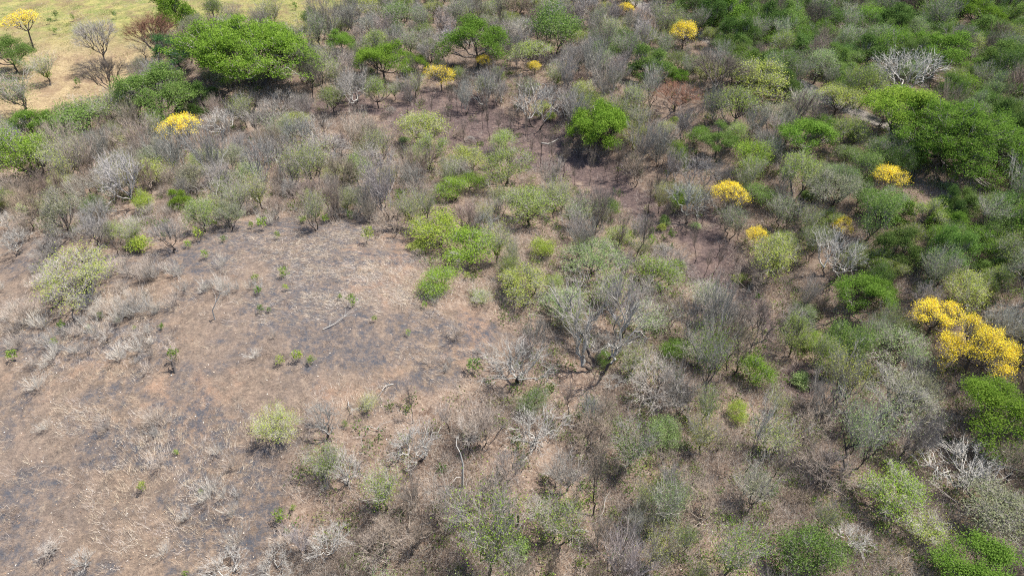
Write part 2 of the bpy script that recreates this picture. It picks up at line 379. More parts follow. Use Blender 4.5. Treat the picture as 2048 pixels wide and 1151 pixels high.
# ------------------------------------------------------------------ clearings, in photograph coordinates turned to ground positions
FIELD = [(-900, 480), (0, 455), (130, 475), (250, 505), (330, 480), (450, 455), (560, 440), (700, 430), (800, 445), (830, 500), (850, 600), (950, 600), (1010, 650), (1050, 690), (960, 720),
         (930, 790), (780, 800), (720, 860), (590, 890), (600, 1000), (560, 1100), (560, 1400), (-1200, 1500)]
GRASSL = [(-900, -300), (760, -300), (740, 10), (640, 70), (605, 100), (480, 40), (370, 60), (290, 150), (240, 190), (180, 232), (60, 245), (-900, 290)]
BARE1 = [(590, 215), (700, 190), (860, 178), (960, 200), (1100, 230), (1150, 290), (1120, 330), (1040, 325), (900, 290), (800, 262), (700, 232)]
BARE2 = [(1090, 265), (1210, 315), (1290, 390), (1430, 430), (1490, 500), (1480, 560), (1570, 640), (1550, 680), (1480, 600), (1390, 560), (1340, 480), (1240, 415), (1120, 360), (1050, 330)]
BARE3 = [(1555, 715), (1630, 715), (1670, 790), (1600, 800), (1550, 770)]
BARE4 = [(1640, 1060), (1800, 1090), (1900, 1040), (1960, 1050), (1900, 1140), (1860, 1400), (1640, 1400)]
ROAD = [hit(*p)[:2] for p in ((1180, -60), (1290, 15), (1400, 72), (1500, 118), (1600, 168), (1690, 215), (1800, 262), (2100, 330))]
def road_d(x, y):
    return np.min([seg_dist(x, y, *ROAD[i], *ROAD[i + 1]) for i in range(len(ROAD) - 1)], 0)

def soft(px, py, poly, n=6, j=14, seed=0):
    g = np.random.RandomState(seed); a = 0
    for i in range(n): a = a + in_poly(px + g.normal(0, j, np.shape(px)), py + g.normal(0, j, np.shape(px)), poly)
    return a / n

# ------------------------------------------------------------------ the ground
def build_ground():
    far = np.array([400, 520, 700, 1000, 1600, 2600, 4500.])
    xs = np.concatenate([-far[::-1], np.arange(-210, 211, 1.15), far]); ys = np.concatenate([-far[::-1] + 350, np.arange(-30, 271, 1.15), far[1:] - 100])
    ys = np.unique(ys); X, Y = np.meshgrid(xs, ys, indexing='xy'); Z = ground_z(X, Y)
    px, py, f = to_px(X, Y, Z); behind = (Y * cp - (Z - CAM_H) * sp_) < 1
    g = np.random.RandomState(3); jx = 60 * (vnoise(X, Y, 5, 3) - .5) + 30 * (vnoise(X, Y, 2, 4) - .5); jy = 40 * (vnoise(X, Y, 5, 5) - .5) + 20 * (vnoise(X, Y, 2, 6) - .5)
    qx, qy = px + jx, py + jy
    ash = 0
    for ax, ay, sx, sy in ((880, 800, 90, 70), (540, 985, 90, 90), (440, 1010, 80, 50), (85, 965, 40, 30), (270, 522, 190, 30), (620, 610, 110, 60), (480, 1060, 90, 40), (600, 455, 160, 22), (210, 905, 90, 30),
                           (30, 1040, 50, 60), (400, 850, 60, 40), (700, 690, 90, 40), (930, 660, 60, 40), (150, 690, 120, 30), (480, 470, 90, 18), (720, 520, 60, 30), (1095, 300, 60, 16), (1390, 520, 50, 50), (1270, 410, 40, 30)):
        ash = ash + np.exp(-((qx - ax) / sx) ** 2 - ((qy - ay) / sy) ** 2)
    ash = np.where(behind, 0, np.clip(ash, 0, 1)); rust = 0
    for ax, ay, sx, sy in ((780, 520, 80, 60), (1010, 620, 70, 40), (940, 700, 60, 50), (380, 790, 120, 60), (1180, 1090, 90, 40), (620, 1040, 60, 50), (700, 800, 60, 40)):
        rust = rust + np.exp(-((qx - ax) / sx) ** 2 - ((qy - ay) / sy) ** 2)
    rust = np.where(behind, 0, np.clip(rust, 0, 1))
    field = np.where(behind, 0, in_poly(qx, qy, FIELD)); grass = np.where(behind, 0, in_poly(qx, qy, GRASSL))
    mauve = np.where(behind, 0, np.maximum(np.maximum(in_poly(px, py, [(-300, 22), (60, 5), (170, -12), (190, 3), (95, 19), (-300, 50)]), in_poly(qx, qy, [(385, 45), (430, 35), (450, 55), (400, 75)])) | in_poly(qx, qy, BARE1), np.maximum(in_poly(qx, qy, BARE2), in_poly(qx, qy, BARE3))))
    road = np.clip(1.25 - road_d(X, Y) / 2.0, 0, 1)
    green = grass * np.clip((115 - py) / 60, 0, .95); straw = np.maximum(grass * (1 - green * .7), np.where(behind, 0, in_poly(qx, qy, BARE4)))
    ny, nx = X.shape; idx = np.arange(nx * ny).reshape(ny, nx)
    T = np.stack([idx[:-1, :-1], idx[:-1, 1:], idx[1:, 1:], idx[1:, :-1]], -1).reshape(-1, 4)
    me = mesh_np('ground', np.stack([X, Y, Z], -1).reshape(-1, 3), T, [ground_mat()])
    for nm, a in (('ash', ash), ('rust', rust), ('field', field), ('green', green), ('straw', straw), ('mauve', mauve), ('road', road)):
        at = me.attributes.new(nm, 'FLOAT', 'POINT'); at.data.foreach_set('value', np.asarray(a, np.float32).ravel())
    me.polygons.foreach_set('use_smooth', np.ones(len(me.polygons), bool))
    o = place('ground', me); o['kind'] = 'structure'
    o['label'] = 'brown dry hillside ground with ash patches and straw'

def ground_mat():
    m, nt, n, l = new_mat('dry_ground')
    tc = n.new('ShaderNodeTexCoord'); obj = tc.outputs['Object']
    def noise(scale, det=4, rough=.6, dist=0, vec=obj):
        x = n.new('ShaderNodeTexNoise'); x.inputs['Scale'].default_value = scale; x.inputs['Detail'].default_value = det
        x.inputs['Roughness'].default_value = rough; x.inputs['Distortion'].default_value = dist; l.new(vec, x.inputs['Vector']); return x.outputs['Fac']
    def ramp(v, a, b, lo=0, hi=1):
        x = n.new('ShaderNodeMapRange'); x.clamp = True; l.new(v, x.inputs[0]); x.inputs[1].default_value = a; x.inputs[2].default_value = b
        x.inputs[3].default_value = lo; x.inputs[4].default_value = hi; return x.outputs[0]
    def math_(op, a, b):
        x = n.new('ShaderNodeMath'); x.operation = op
        for i, v in enumerate((a, b)):
            if hasattr(v, 'node'): l.new(v, x.inputs[i])
            else: x.inputs[i].default_value = v
        return x.outputs[0]
    def attr(nm): a = n.new('ShaderNodeAttribute'); a.attribute_name = nm; return a.outputs['Fac']
    fine = noise(2.2, 8, .75); mid = noise(.35, 5, .65); big = noise(.09, 4, .6); vfine = noise(9, 4, .7)
    # forest floor: brown litter
    c = mixc(n, l, ramp(mid, .35, .65), (.135, .09, .067), (.26, .19, .145))
    c = mixc(n, l, ramp(fine, .42, .62), c, (.33, .26, .205))
    c = mixc(n, l, ramp(noise(.6, 6, .7, 1), .55, .72, 0, .7), c, (.105, .085, .08))
    # burnt field: tan, rust, ash
    f = mixc(n, l, ramp(fine, .35, .65), (.155, .115, .09), (.33, .25, .185))
    f = mixc(n, l, ramp(noise(.75, 9, .82, .3), .46, .60, 0, .75), f, (.105, .085, .070))
    f = mixc(n, l, ramp(noise(.05, 3, .5), .40, .62, 0, .35), f, (.17, .145, .135))
    f = mixc(n, l, ramp(math_('ADD', noise(.3, 7, .75, .3), math_('MULTIPLY', attr('rust'), .22)), .58, .76, 0, .65), f, (.33, .215, .15))
    ash = ramp(math_('ADD', noise(.16, 8, .76, .2), math_('MULTIPLY', attr('ash'), .32)), .50, .60); ash2 = ramp(noise(1.3, 9, .82), .42, .60)
    f = mixc(n, l, math_('MULTIPLY', math_('MULTIPLY', ash, ash2), 1.0), f, (.078, .083, .098))
    f = mixc(n, l, ramp(noise(.5, 6, .8, .4), .60, .72, 0, .6), f, (.44, .36, .27))
    c = mixc(n, l, attr('field'), c, f)
    # charred mauve soil
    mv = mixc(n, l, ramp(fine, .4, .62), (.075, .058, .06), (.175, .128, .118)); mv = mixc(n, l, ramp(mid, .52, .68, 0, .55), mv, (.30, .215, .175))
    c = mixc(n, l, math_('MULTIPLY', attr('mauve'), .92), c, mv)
    # straw and green grass
    st = mixc(n, l, ramp(noise(.25, 7, .78), .40, .60), (.41, .325, .185), (.24, .18, .105)); st = mixc(n, l, ramp(fine, .45, .65), st, (.47, .375, .235))
    c = mixc(n, l, attr('straw'), c, st)
    gr = mixc(n, l, ramp(noise(.22, 6, .75), .42, .56), (.33, .31, .11), (.135, .185, .05)); gr = mixc(n, l, ramp(fine, .4, .62, 0, .7), gr, (.36, .32, .14))
    c = mixc(n, l, attr('green'), c, gr)
    both = math_('MAXIMUM', attr('green'), attr('straw')); c = mixc(n, l, math_('MULTIPLY', both, ramp(noise(.15, 8, .82, .3), .46, .60, 0, .8)), c, (.21, .145, .10))
    rd = mixc(n, l, ramp(fine, .4, .62), (.27, .245, .225), (.38, .345, .31)); c = mixc(n, l, ramp(attr('road'), .25, .6), c, rd)
    c = mixc(n, l, ramp(noise(4.5, 5, .8), .30, .50, .6, 0), c, (.07, .055, .05))
    c = mixc(n, l, ramp(vfine, .66, .72, 0, .5), c, (.52, .46, .40))
    d = n.new('ShaderNodeBsdfDiffuse'); d.inputs['Roughness'].default_value = 1; o = n.new('ShaderNodeOutputMaterial')
    b = n.new('ShaderNodeBump'); b.inputs['Strength'].default_value = 1; b.inputs['Distance'].default_value = .25
    l.new(math_('ADD', fine, math_('MULTIPLY', vfine, .35)), b.inputs['Height'])
    l.new(c, d.inputs[0]); l.new(b.outputs[0], d.inputs['Normal']); l.new(d.outputs[0], o.inputs[0])
    return m
build_ground()
# ------------------------------------------------------------------ plants one can point at: kind, crown centre (px), crown width (px), colour, height factor, label, landmark phrase
HERO = [
 ('saman', 488, 102, 256, 'bright', .62, 'huge flat topped bright green umbrella tree at the edge of the grassland', 'the huge green umbrella tree'),
 ('feather', 348, 98, 96, 'blue', None, 'bluish green rounded tree at the left shoulder of the huge umbrella tree', None),
 ('feather', 306, 178, 138, 'mid', None, 'mid green spreading feathery tree in front of the huge umbrella tree, beside the straw grass', 'the spreading green tree by the straw grass'),
 ('dense', 385, 192, 74, 'dark', .95, 'small dark green round tree tucked under the huge umbrella tree', None),
 ('dense', 342, 16, 74, 'bright', 1.5, 'lone bright green tree on the pale grassland, black shadow at its foot', 'the lone green tree on the grassland'),
 ('feather', 14, 103, 84, 'mid', None, 'green spreading tree with a forked trunk on the straw grass, cut by the left edge', 'the green tree at the left edge of the grass'),
 ('wispy', 86, 132, 62, 'olive', 1.3, 'small sparse green tree standing alone on the straw grass', None),
 ('openleaf', 45, 300, 128, 'lime', None, 'dense bright lime green tree at the left edge below the grassland', 'the bright lime tree at the left edge'),
 ('feather', 764, 115, 100, 'bright', None, 'bright green dome shaped tree between the huge umbrella tree and a yellow tree', 'the bright green dome tree'),
 ('feather', 826, 122, 54, 'bright', None, 'small bright green crown touching the bright dome tree on its right', None),
 ('feather', 952, 76, 122, 'vivid', None, 'vivid green flat topped tree with a bare grey patch in the middle of its crown', 'the vivid flat topped green tree'),
 ('bare_pale', 938, 66, 56, None, None, 'grey leafless crown poking through the vivid flat topped green tree', None),
 ('feather', 681, 79, 62, 'vivid', None, 'small flat green tree between the huge umbrella tree and the bright dome tree', None),
 ('round', 1197, 242, 116, 'bright', None, 'round dense bright green tree standing alone over its black shadow', 'the round green tree over its black shadow'),
 ('dense', 1304, 122, 86, 'mid', None, 'domed mid green tree with a lighter top in the upper middle of the woods', 'the domed green tree'),
 ('dense', 1358, 150, 38, 'vivid', None, 'small vivid green bushy tree close to the right of the domed green tree', None),
 ('openleaf', 1112, 50, 116, 'mid', None, 'loose leafy mid green tree near the top edge, left of a pale yellow tree', 'the loose green tree at the top edge'),
 ('feather', 1808, 205, 160, 'lime', None, 'yellowish green flat spreading tree joining the great dark green one', 'the yellowish green flat tree'),
 ('saman', 1926, 290, 212, 'vivid', .62, 'great dark green umbrella tree in the right part of the woods', 'the great dark green umbrella tree'),
 ('feather', 1888, 98, 112, 'vivid', None, 'flat green tree behind the big whitish bare tree', None),
 ('dense', 1745, 100, 88, 'dark', None, 'dark green dense tree left of the big whitish bare tree', 'the dense dark green tree'),
 ('feather', 1618, 262, 118, 'vivid', None, 'green feathery tree left of the yellowish green flat tree', 'the green feathery tree on the slope'),
 ('feather', 1438, 278, 82, 'mid', None, 'green feathery crown behind grey twigs, right of the round green tree', None),
 ('feather', 1738, 578, 116, 'vivid', None, 'smooth vivid green feathery tree among grey trees at the right', 'the smooth vivid green tree'),
 ('feather', 2005, 822, 170, 'bright', None, 'bright yellow green feathery tree just below the largest yellow tree', 'the bright feathery tree below the yellow tree'),
 ('openleaf', 1625, 1098, 134, 'mid', 1.1, 'leafy mid green round tree at the bottom edge of the photo', 'the leafy green tree at the bottom edge'),
 ('thin_dome', 1800, 990, 150, 'lime', .8, 'light green open leafy bush tree over pale straw at lower right', 'the light green leafy tree over straw'),
 ('wispy', 1850, 1055, 100, 'limeyel', .8, 'yellowish green leafy scrub tree bending over the pale straw patch', None),
 ('feather', 1985, 1135, 170, 'vivid', .8, 'saturated green feathery tree in the bottom right corner', 'the green tree in the bottom right corner'),
 ('openleaf', 868, 456, 112, 'limeyel', .8, 'lime yellow tree at the right edge of the bare clearing', 'the lime yellow tree by the clearing'),
 ('openleaf', 938, 490, 118, 'lime', .8, 'fresh green leafy tree against the right of the lime yellow one', 'the fresh green tree by the clearing'),
 ('openleaf', 876, 558, 82, 'lime', .8, 'small lime green round tree standing just inside the clearing edge', None),
 ('thin_dome', 1045, 562, 126, 'oliveY', .8, 'olive green round tree with dark twiggy underside beside the clearing', 'the olive round tree by the clearing'),
 ('thin_umb', 1186, 508, 118, 'sage', None, 'pale sage green domed tree right of the olive round tree', 'the pale sage domed tree'),
 ('thin_dome', 1320, 548, 106, 'lime', .8, 'olive lime mounded tree left of the reddish gully', 'the lime mounded tree by the gully'),
 ('openleaf', 1088, 492, 56, 'limeyel', None, 'small yellow green leafy tree between olive crowns', None),
 ('thin_dome', 1060, 408, 118, 'olive', .9, 'olive leaved tree with green patches above the fresh green tree', 'the olive tree above the fresh green one'),
 ('wispy', 1150, 418, 84, 'sage', None, None, None),
 ('openleaf', 1215, 412, 60, 'bright', None, None, None),
 ('scrub', 1243, 470, 46, 'bright', None, None, None),
 ('thin_umb', 1012, 322, 112, 'olive', None, 'olive umbrella shaped tree with a short dark trunk in the middle', 'the olive umbrella tree'),
 ('thin_dome', 932, 312, 84, 'oliveY', None, None, None),
 ('thin_dome', 845, 252, 92, 'oliveY', None, 'yellowish olive domed tree below the dark mauve soil patch', 'the yellowish olive dome'),
 ('thin_dome', 858, 302, 88, 'olive', None, None, None),
 ('openleaf', 905, 372, 66, 'lime', None, 'lime green tree wrapped round a whitish leafless bush', None),
 ('thin_dome', 1170, 188, 72, 'oliveY', None, None, None),
 ('thin_umb', 1062, 98, 84, 'olive', None, None, None),
 ('thin_dome', 1520, 152, 136, 'oliveY', .8, 'broad pale olive tree beside the hidden road', 'the broad pale olive tree'),
 ('thin_dome', 1470, 210, 100, 'olive', None, None, None),
 ('thin_umb', 1682, 186, 92, 'oliveY', None, 'pale olive tree right beside the light patch of dirt road', 'the pale olive tree by the dirt road'),
 ('wispy', 1610, 205, 80, 'sage', None, None, None),
 ('thin_dome', 1556, 236, 88, 'grey', None, None, None),
 ('thin_dome', 1700, 262, 90, 'olive', None, None, None),
 ('thin_dome', 1546, 508, 112, 'oliveY', None, 'olive domed tree with yellow tinges right of the reddish gully', 'the olive dome right of the gully'),
 ('thin_dome', 1757, 518, 66, 'lime', None, None, None),
 ('thin_dome', 1936, 580, 104, 'oliveY', None, 'olive yellow tree just above the upper of the two big yellow trees', 'the olive tree above the yellow pair'),
 ('haze_umb', 1790, 690, 130, 'sage', None, 'wide grey olive thin crown left of the largest yellow tree', 'the grey olive tree left of the yellow pair'),
 ('haze_tall', 1805, 782, 160, 'grey', None, 'tall grey olive umbrella tree with a leaning black trunk', 'the grey olive tree with black trunk'),
 ('haze_umb', 155, 540, 150, 'oliveY', .95, 'pale olive umbrella tree with dark crooked limbs at the left of the clearing', 'the pale olive umbrella tree at left'),
 ('openleaf', 285, 402, 46, 'limeyel', 1.3, 'small lime yellow tree in the brown scrub above the clearing', None),
 ('dense', 355, 396, 44, 'lime', 1.2, 'small green tree in the brown scrub right of the lime yellow one', None),
 ('scrub', 280, 487, 46, 'limeyel', None, 'bright lime scrub at the upper edge of the clearing', None),
 ('openleaf', 2, 395, 52, 'lime', None, None, None),
 ('haze_umb', 545, 845, 96, 'oliveY', 1.0, 'faint olive haze tree with a charred foot at the lower clearing edge', 'the faint olive tree with charred foot'),
 ('wispy', 645, 920, 92, 'lime', 1.1, 'lime green scrub left of a small silver leafless tree', 'the lime scrub beside the silver tree'),
 ('wispy', 735, 806, 52, 'oliveY', .8, 'small olive bush with brown twigs beneath, right of the clearing', None),
 ('wispy', 1120, 1045, 130, 'lime', None, 'sparse yellow green tree at the bottom, left of a sandy gap', 'the sparse yellow green tree at the bottom'),
 ('openleaf', 1515, 738, 78, 'bright', 1.2, 'fresh green slender tree in the grey woods, above a lime bush', 'the fresh green slender tree'),
 ('openleaf', 1476, 820, 50, 'limeyel', 1.0, 'small lime green bush tree below the fresh green slender tree', None),
 ('openleaf', 1352, 694, 62, 'vivid', .8, 'low vivid green tree half hidden under grey twigs', None),
 ('openleaf', 1210, 715, 44, 'vivid', .7, None, None),
 ('thin_dome', 1065, 800, 70, 'mid', None, None, None),
 ('openleaf', 1620, 678, 60, 'lime', .8, None, None),
 ('openleaf', 1675, 690, 48, 'bright', .8, None, None),
 ('thin_dome', 1608, 628, 74, 'sage', None, None, None),
 ('wispy', 1270, 880, 120, 'mid', 1.4, 'thin leaved green tree above a patch of white leaf litter', 'the green tree above the leaf litter'),
 ('openleaf', 1330, 862, 76, 'sage', 1.1, None, None),
 ('dense', 1905, 440, 74, 'vivid', .9, None, None), ('openleaf', 1958, 478, 80, 'vivid', .9, None, None), ('wispy', 1995, 425, 90, 'sage', None, None, None),
 ('thin_dome', 1860, 425, 80, 'olive', None, None, None), ('dense', 1800, 418, 60, 'vivid', .9, None, None), ('thin_dome', 1780, 400, 90, 'mid', None, None, None),
 ('dense', 1985, 530, 60, 'mid', .8, None, None), ('openleaf', 2010, 460, 80, 'mid', None, None, None), ('wispy', 1890, 535, 80, 'dark', None, None, None),
 ('openleaf', 1925, 222, 46, 'lime', 1.0, None, None), ('openleaf', 1990, 228, 50, 'bright', 1.0, None, None), ('openleaf', 1930, 175, 76, 'bright', .9, None, None),
 ('dense', 1465, 22, 90, 'vivid', None, None, None), ('dense', 1610, 95, 72, 'dark', .9, None, None), ('openleaf', 1565, 85, 60, 'vivid', .9, None, None),
 ('feather', 1960, 14, 100, 'bright', None, 'bright green feathery tree at the top edge near the right corner', None), ('dense', 1985, 60, 80, 'mid', None, None, None),
 ('openleaf', 1660, 30, 80, 'dark', None, None, None), ('dense', 1800, 50, 80, 'dark', None, None, None), ('openleaf', 1880, 30, 80, 'mid', None, None, None),
 ('dense', 2020, 120, 90, 'mid', None, None, None), ('openleaf', 1700, 120, 60, 'mid', None, None, None), ('dense', 1560, 30, 70, 'mid', None, None, None),
 ('openleaf', 150, 245, 150, 'mid', .6, None, None), ('feather', 60, 245, 90, 'vivid', None, None, None), ('wispy', 30, 180, 110, 'mid', 1.0, 'loose green sparse tree at the left edge of the straw grass', None),
 ('wispy', 200, 215, 90, 'olive', None, None, None), ('wispy', 250, 225, 70, 'lime', None, None, None), ('thin_dome', 790, 30, 80, 'mid', None, None, None),
 ('openleaf', 620, 30, 40, 'mid', 1.5, None, None), ('thin_dome', 300, 345, 90, 'oliveY', .8, None, None), ('thin_dome', 410, 320, 80, 'olive', .8, None, None),
 ('thin_dome', 500, 345, 70, 'sage', .8, None, None), ('wispy', 560, 260, 80, 'sage', None, None, None), ('thin_dome', 455, 155, 60, 'vivid', .8, None, None),
 ('openleaf', 1395, 270, 50, 'vivid', None, None, None), ('openleaf', 1520, 385, 70, 'mid', .8, None, None), ('openleaf', 1360, 398, 50, 'bright', 1.0, None, None),
 # yellow flowering
 ('yellow_flat', 40, 37, 66, None, 1.9, 'yellow flowering tree with a thin trunk on the grass at the upper left', 'the yellow tree on the grass'),
 ('yellow', 358, 252, 76, None, None, 'yellow flowering tree in front of the spreading green tree, grey twigs around', 'the yellow tree below the green spreading tree'),
 ('yellow', 880, 148, 58, None, None, 'yellow flowering tree at the right flank of the bright green dome tree', 'the yellow tree by the bright dome tree'),
 ('yellow', 966, 120, 34, None, None, 'small pale yellow flowering tree under the vivid flat topped green tree', None),
 ('yellow', 1070, 132, 30, None, None, 'smallest yellow crown, between grey trees in the upper middle', None),
 ('yellow', 1253, 15, 30, None, None, 'small yellow crown at the top edge right of the loose green tree', None),
 ('yellow', 1368, 62, 62, None, None, 'pale yellow flowering tree right beside the dirt road', 'the pale yellow tree by the road'),
 ('yellow', 1463, 386, 66, None, 1.35, 'vivid yellow flowering tree alone above the reddish gully', 'the vivid yellow tree above the gully'),
 ('yellow', 1780, 352, 64, None, None, 'yellow flowering tree left of the great dark green umbrella tree', 'the yellow tree by the dark umbrella tree'),
 ('yellow', 1688, 450, 46, None, None, 'half bare tree with a crescent of yellow blossom at its top', 'the crescent of yellow blossom'),
 ('yellow', 1516, 470, 48, None, None, 'sparse yellow blossom beside the olive dome right of the gully', None),
 ('yellow_big', 1876, 630, 104, None, None, 'upper of the two big touching yellow flowering trees, half open crown', None),
 ('yellow_big', 1960, 694, 148, None, None, 'largest yellow flowering tree, full golden crown at the right', 'the largest yellow tree'),
 ('wispy', 1555, 803, 56, 'limeyel', None, 'tiny half bare tree with a few pale yellow leaves', None),
 ('openleaf', 1265, 182, 34, 'limeyel', None, None, None),
 # rust coloured
 ('bare_umb', 1352, 190, 94, 'rust', .8, 'rust brown flat crown of dry twigs below the domed green tree', 'the rust brown crown'),
 ('bare_umb', 300, 62, 92, 'rust', 1.5, 'rust brown twiggy leafless tree on the straw grass behind the green trees', None),
 # leafless
 ('bare_pale', 1075, 198, 100, 'white', 1.25, 'whitish round leafless tree on brown soil left of the round green tree', 'the whitish leafless tree'),
 ('bare_giant', 1200, 650, 240, None, None, 'very large leafless tree with dark stems and pale upswept branches in the centre right', 'the very large leafless tree'),
 ('thin_dome', 1130, 610, 110, 'sage', .8, None, None),
 ('bare_pale', 1035, 725, 150, 'white', .9, 'broad whitish leafless tree at the right edge of the bare clearing', 'the broad whitish leafless tree'),
 ('bare_pale', 645, 835, 88, None, 1.2, 'dark stemmed leafless tree with pale upper branches in the clearing', 'the dark stemmed bare tree in the clearing'),
 ('bare_pale', 830, 885, 120, 'white', 1.0, 'wide silvery leafless tree low at the bottom centre, limbs spread flat', 'the wide silvery tree at the bottom centre'),
 ('bare_tall', 935, 875, 64, 'white', 1.9, 'slender leafless tree with a white peeling trunk', 'the slender white trunked tree'),
 ('bare_pale', 690, 935, 84, 'white', 1.3, 'small silver leafless tree beside the lime scrub', 'the small silver tree'),
 ('bare_giant', 830, 1045, 170, 'brown', .9, 'large grey brown leafless tree with a black trunk at the bottom centre', 'the large grey brown tree at the bottom'),
 ('bare_pale', 655, 1085, 90, 'white', 1.4, None, None), ('bare_pale', 545, 1135, 100, 'white', .7, 'white twiggy bush at the bottom edge of the clearing', None),
 ('bare_pale', 452, 1130, 90, 'white', .9, 'white branched leafless tree at the bottom edge of the clearing', None),
 ('bare_tall', 100, 1085, 60, 'white', .9, 'thin pale leafless sapling near the bottom left corner', None),
 ('bare_pale', 165, 1120, 60, 'white', .9, None, None),
 ('bare_tangle', 1925, 925, 180, 'white', None, 'low wide tangle of silvery crooked branches at the lower right', 'the tangle of silvery branches'),
 ('bare_pale', 1820, 138, 136, 'white', 1.0, 'big whitish leafless tree among dark green trees at the upper right', 'the big whitish tree among green'),
 ('bare_pale', 1760, 148, 60, 'white', 1.0, None, None),
 ('bare_pale', 625, 250, 80, 'white', .9, None, None), ('bare_pale', 440, 240, 84, 'white', .9, 'whitish leafless tree right of the yellow tree below the green spreading one', None),
 ('bare_umb', 1442, 136, 110, 'dark', None, 'dark branched flat leafless tree in front of the pale yellow one by the road', 'the dark branched flat tree'),
 ('bare_pale', 1677, 500, 110, 'white', 1.4, 'leafless tree with upswept whitish limbs under the crescent of yellow blossom', None),
 ('bare_pale', 1225, 762, 50, 'white', .8, 'small bluish white bare bush at the foot of the very large leafless tree', None),
 ('bare_dome', 1315, 765, 140, 'grey', .9, 'wide pale grey leafless tree right of the very large one', 'the wide pale grey tree'),
 ('bare_umb', 190, 70, 84, None, 1.6, 'grey leafless tree on the straw grass at the upper left', 'the grey leafless tree on the straw grass'),
 ('bare_umb', 208, 142, 84, 'dark', 1.5, 'dark grey leafless tree with a leaning trunk on the straw grass', None),
 ('bare_tall', 284, 95, 52, None, 1.2, None, None), ('bare_dome', 236, 205, 60, 'dark', 1.2, None, None),
 ('wispy', 1520, 968, 104, 'grey', 1.5, 'round pale olive grey thin crown on a slim trunk at lower right', 'the round olive grey crown'),
 ('bare_dome', 1648, 938, 124, 'pink', .9, 'pinkish pale leafless flat crown at the lower right', 'the pinkish flat crown'),
 ('thin_dome', 1985, 1015, 180, 'grey', .6, 'wide low grey olive thicket tree below the tangle of silvery branches', None),
 ('bare_pale', 1705, 1075, 80, 'white', .9, None, None), ('bare_pale', 25, 482, 76, 'white', .9, 'pale grey leafless tree at the left edge of the clearing', None),
 ('bare_pale', 8, 440, 60, 'white', .9, None, None), ('bare_vase', 36, 622, 74, 'pink', .9, 'pinkish white leafless bush at the left edge of the clearing', 'the pinkish white bush at the left edge'),
 ('bare_vase', 90, 500, 80, 'lav', .8, None, None), ('bare_tall', 210, 672, 44, 'white', .9, 'small white stemmed leafless tree in the left of the clearing', None),
 ('bare_dome', 790, 440, 90, 'brown', .8, 'round brown grey leafless bush tree at the top edge of the clearing', None),
 ('bare_pale', 880, 378, 44, 'white', .8, None, None), ('bare_pale', 1085, 590, 50, 'lav', .8, None, None),
 ('bare_vase', 1340, 625, 100, 'dark', .9, None, None), ('bare_vase', 1285, 590, 80, 'lav', .9, None, None),
 ('bare_dome', 1495, 555, 110, 'dark', .7, 'dark brown twiggy thicket at the right bank of the gully', None), ('bare_vase', 1640, 610, 60, 'dark', None, None, None),
 ('bare_pale', 1075, 855, 130, 'white', .75, 'pale leaning tree with long bent white limbs, low at the centre', 'the pale leaning tree'),
 ('bare_tall', 1330, 905, 60, 'dark', 1.2, None, None), ('bare_tall', 1390, 950, 60, 'dark', 1.2, None, None), ('bare_tall', 1240, 940, 60, 'dark', 1.1, None, None),
 ('bare_tall', 1070, 1020, 60, 'grey', .9, None, None), ('bare_dome', 1400, 1010, 110, 'brown', .9, None, None), ('bare_vase', 1430, 620, 110, 'lav', .9, None, None),
 ('bare_vase', 1480, 640, 90, 'grey', .9, None, None), ('wispy', 1410, 590, 90, 'sage', .9, None, None),
 ('bare_umb', 560, 210, 90, 'lav', .8, None, None), ('bare_vase', 520, 240, 90, 'grey', .8, None, None), ('bare_dome', 650, 300, 110, 'lav', .8, None, None), ('bare_dome', 740, 320, 100, 'grey', .9, None, None),
 ('bare_pale', 505, 380, 60, 'pink', .9, None, None),
 ('wispy', 1210, 575, 120, 'lime', .9, None, None), ('wispy', 1290, 640, 110, 'sage', .9, None, None), ('bare_tall', 1215, 800, 50, 'dark', 1.6, None, None), ('bare_tall', 1440, 880, 50, 'dark', 1.5, None, None),
 ('wispy', 1400, 700, 100, 'sage', 1.0, None, None), ('wispy', 1560, 870, 110, 'olive', 1.2, None, None), ('bare_vase', 1660, 800, 110, 'lav', 1.2, None, None), ('wispy', 1265, 715, 90, 'olive', 1.1, None, None),
 ('wispy', 960, 590, 60, 'olive', .6, None, None), ('bare_vase', 960, 850, 110, 'pink', 1.1, None, None), ('bare_dome', 990, 1000, 130, 'pink', 1.1, None, None), ('bare_vase', 1130, 940, 110, 'grey', 1.1, None, None),
 ('bare_dome', 760, 1090, 120, 'pink', .8, None, None), ('bare_vase', 900, 1010, 120, 'grey', 1.1, None, None), ('bare_dome', 1180, 870, 110, 'brown', .9, None, None), ('bare_vase', 1360, 780, 110, 'grey', 1.2, None, None),
]
for (pr, cx, cy, w, col, k, lab, lm) in HERO:
    c = LC.get(col) if P[pr][0]['crown'].materials[0] == M_LEAF and pr not in ('bare_umb',) and col in LC and not pr.startswith('bare') else TW.get(col or 'grey')
    big = {'saman': 0 if cx < 1000 else 1, 'yellow_big': 1 if cx < 1900 else 0}.get(pr)
    if pr in ('yellow',): big = {1463: 0, 1690: 3}.get(cx, g0.randrange(1, 4)); c = (1, 1, 1)
    if 'black trunk' in (lab or ''): LEAN = dict(tilt=.22, rot=0)
    else: LEAN = {}
    o = at_px(pr, cx, cy, w, c, k, lab, **LEAN, var=big if big is not None else g0.randrange(len(P[pr])), lm=lm)
    ITEMS[-1]['col'] = col

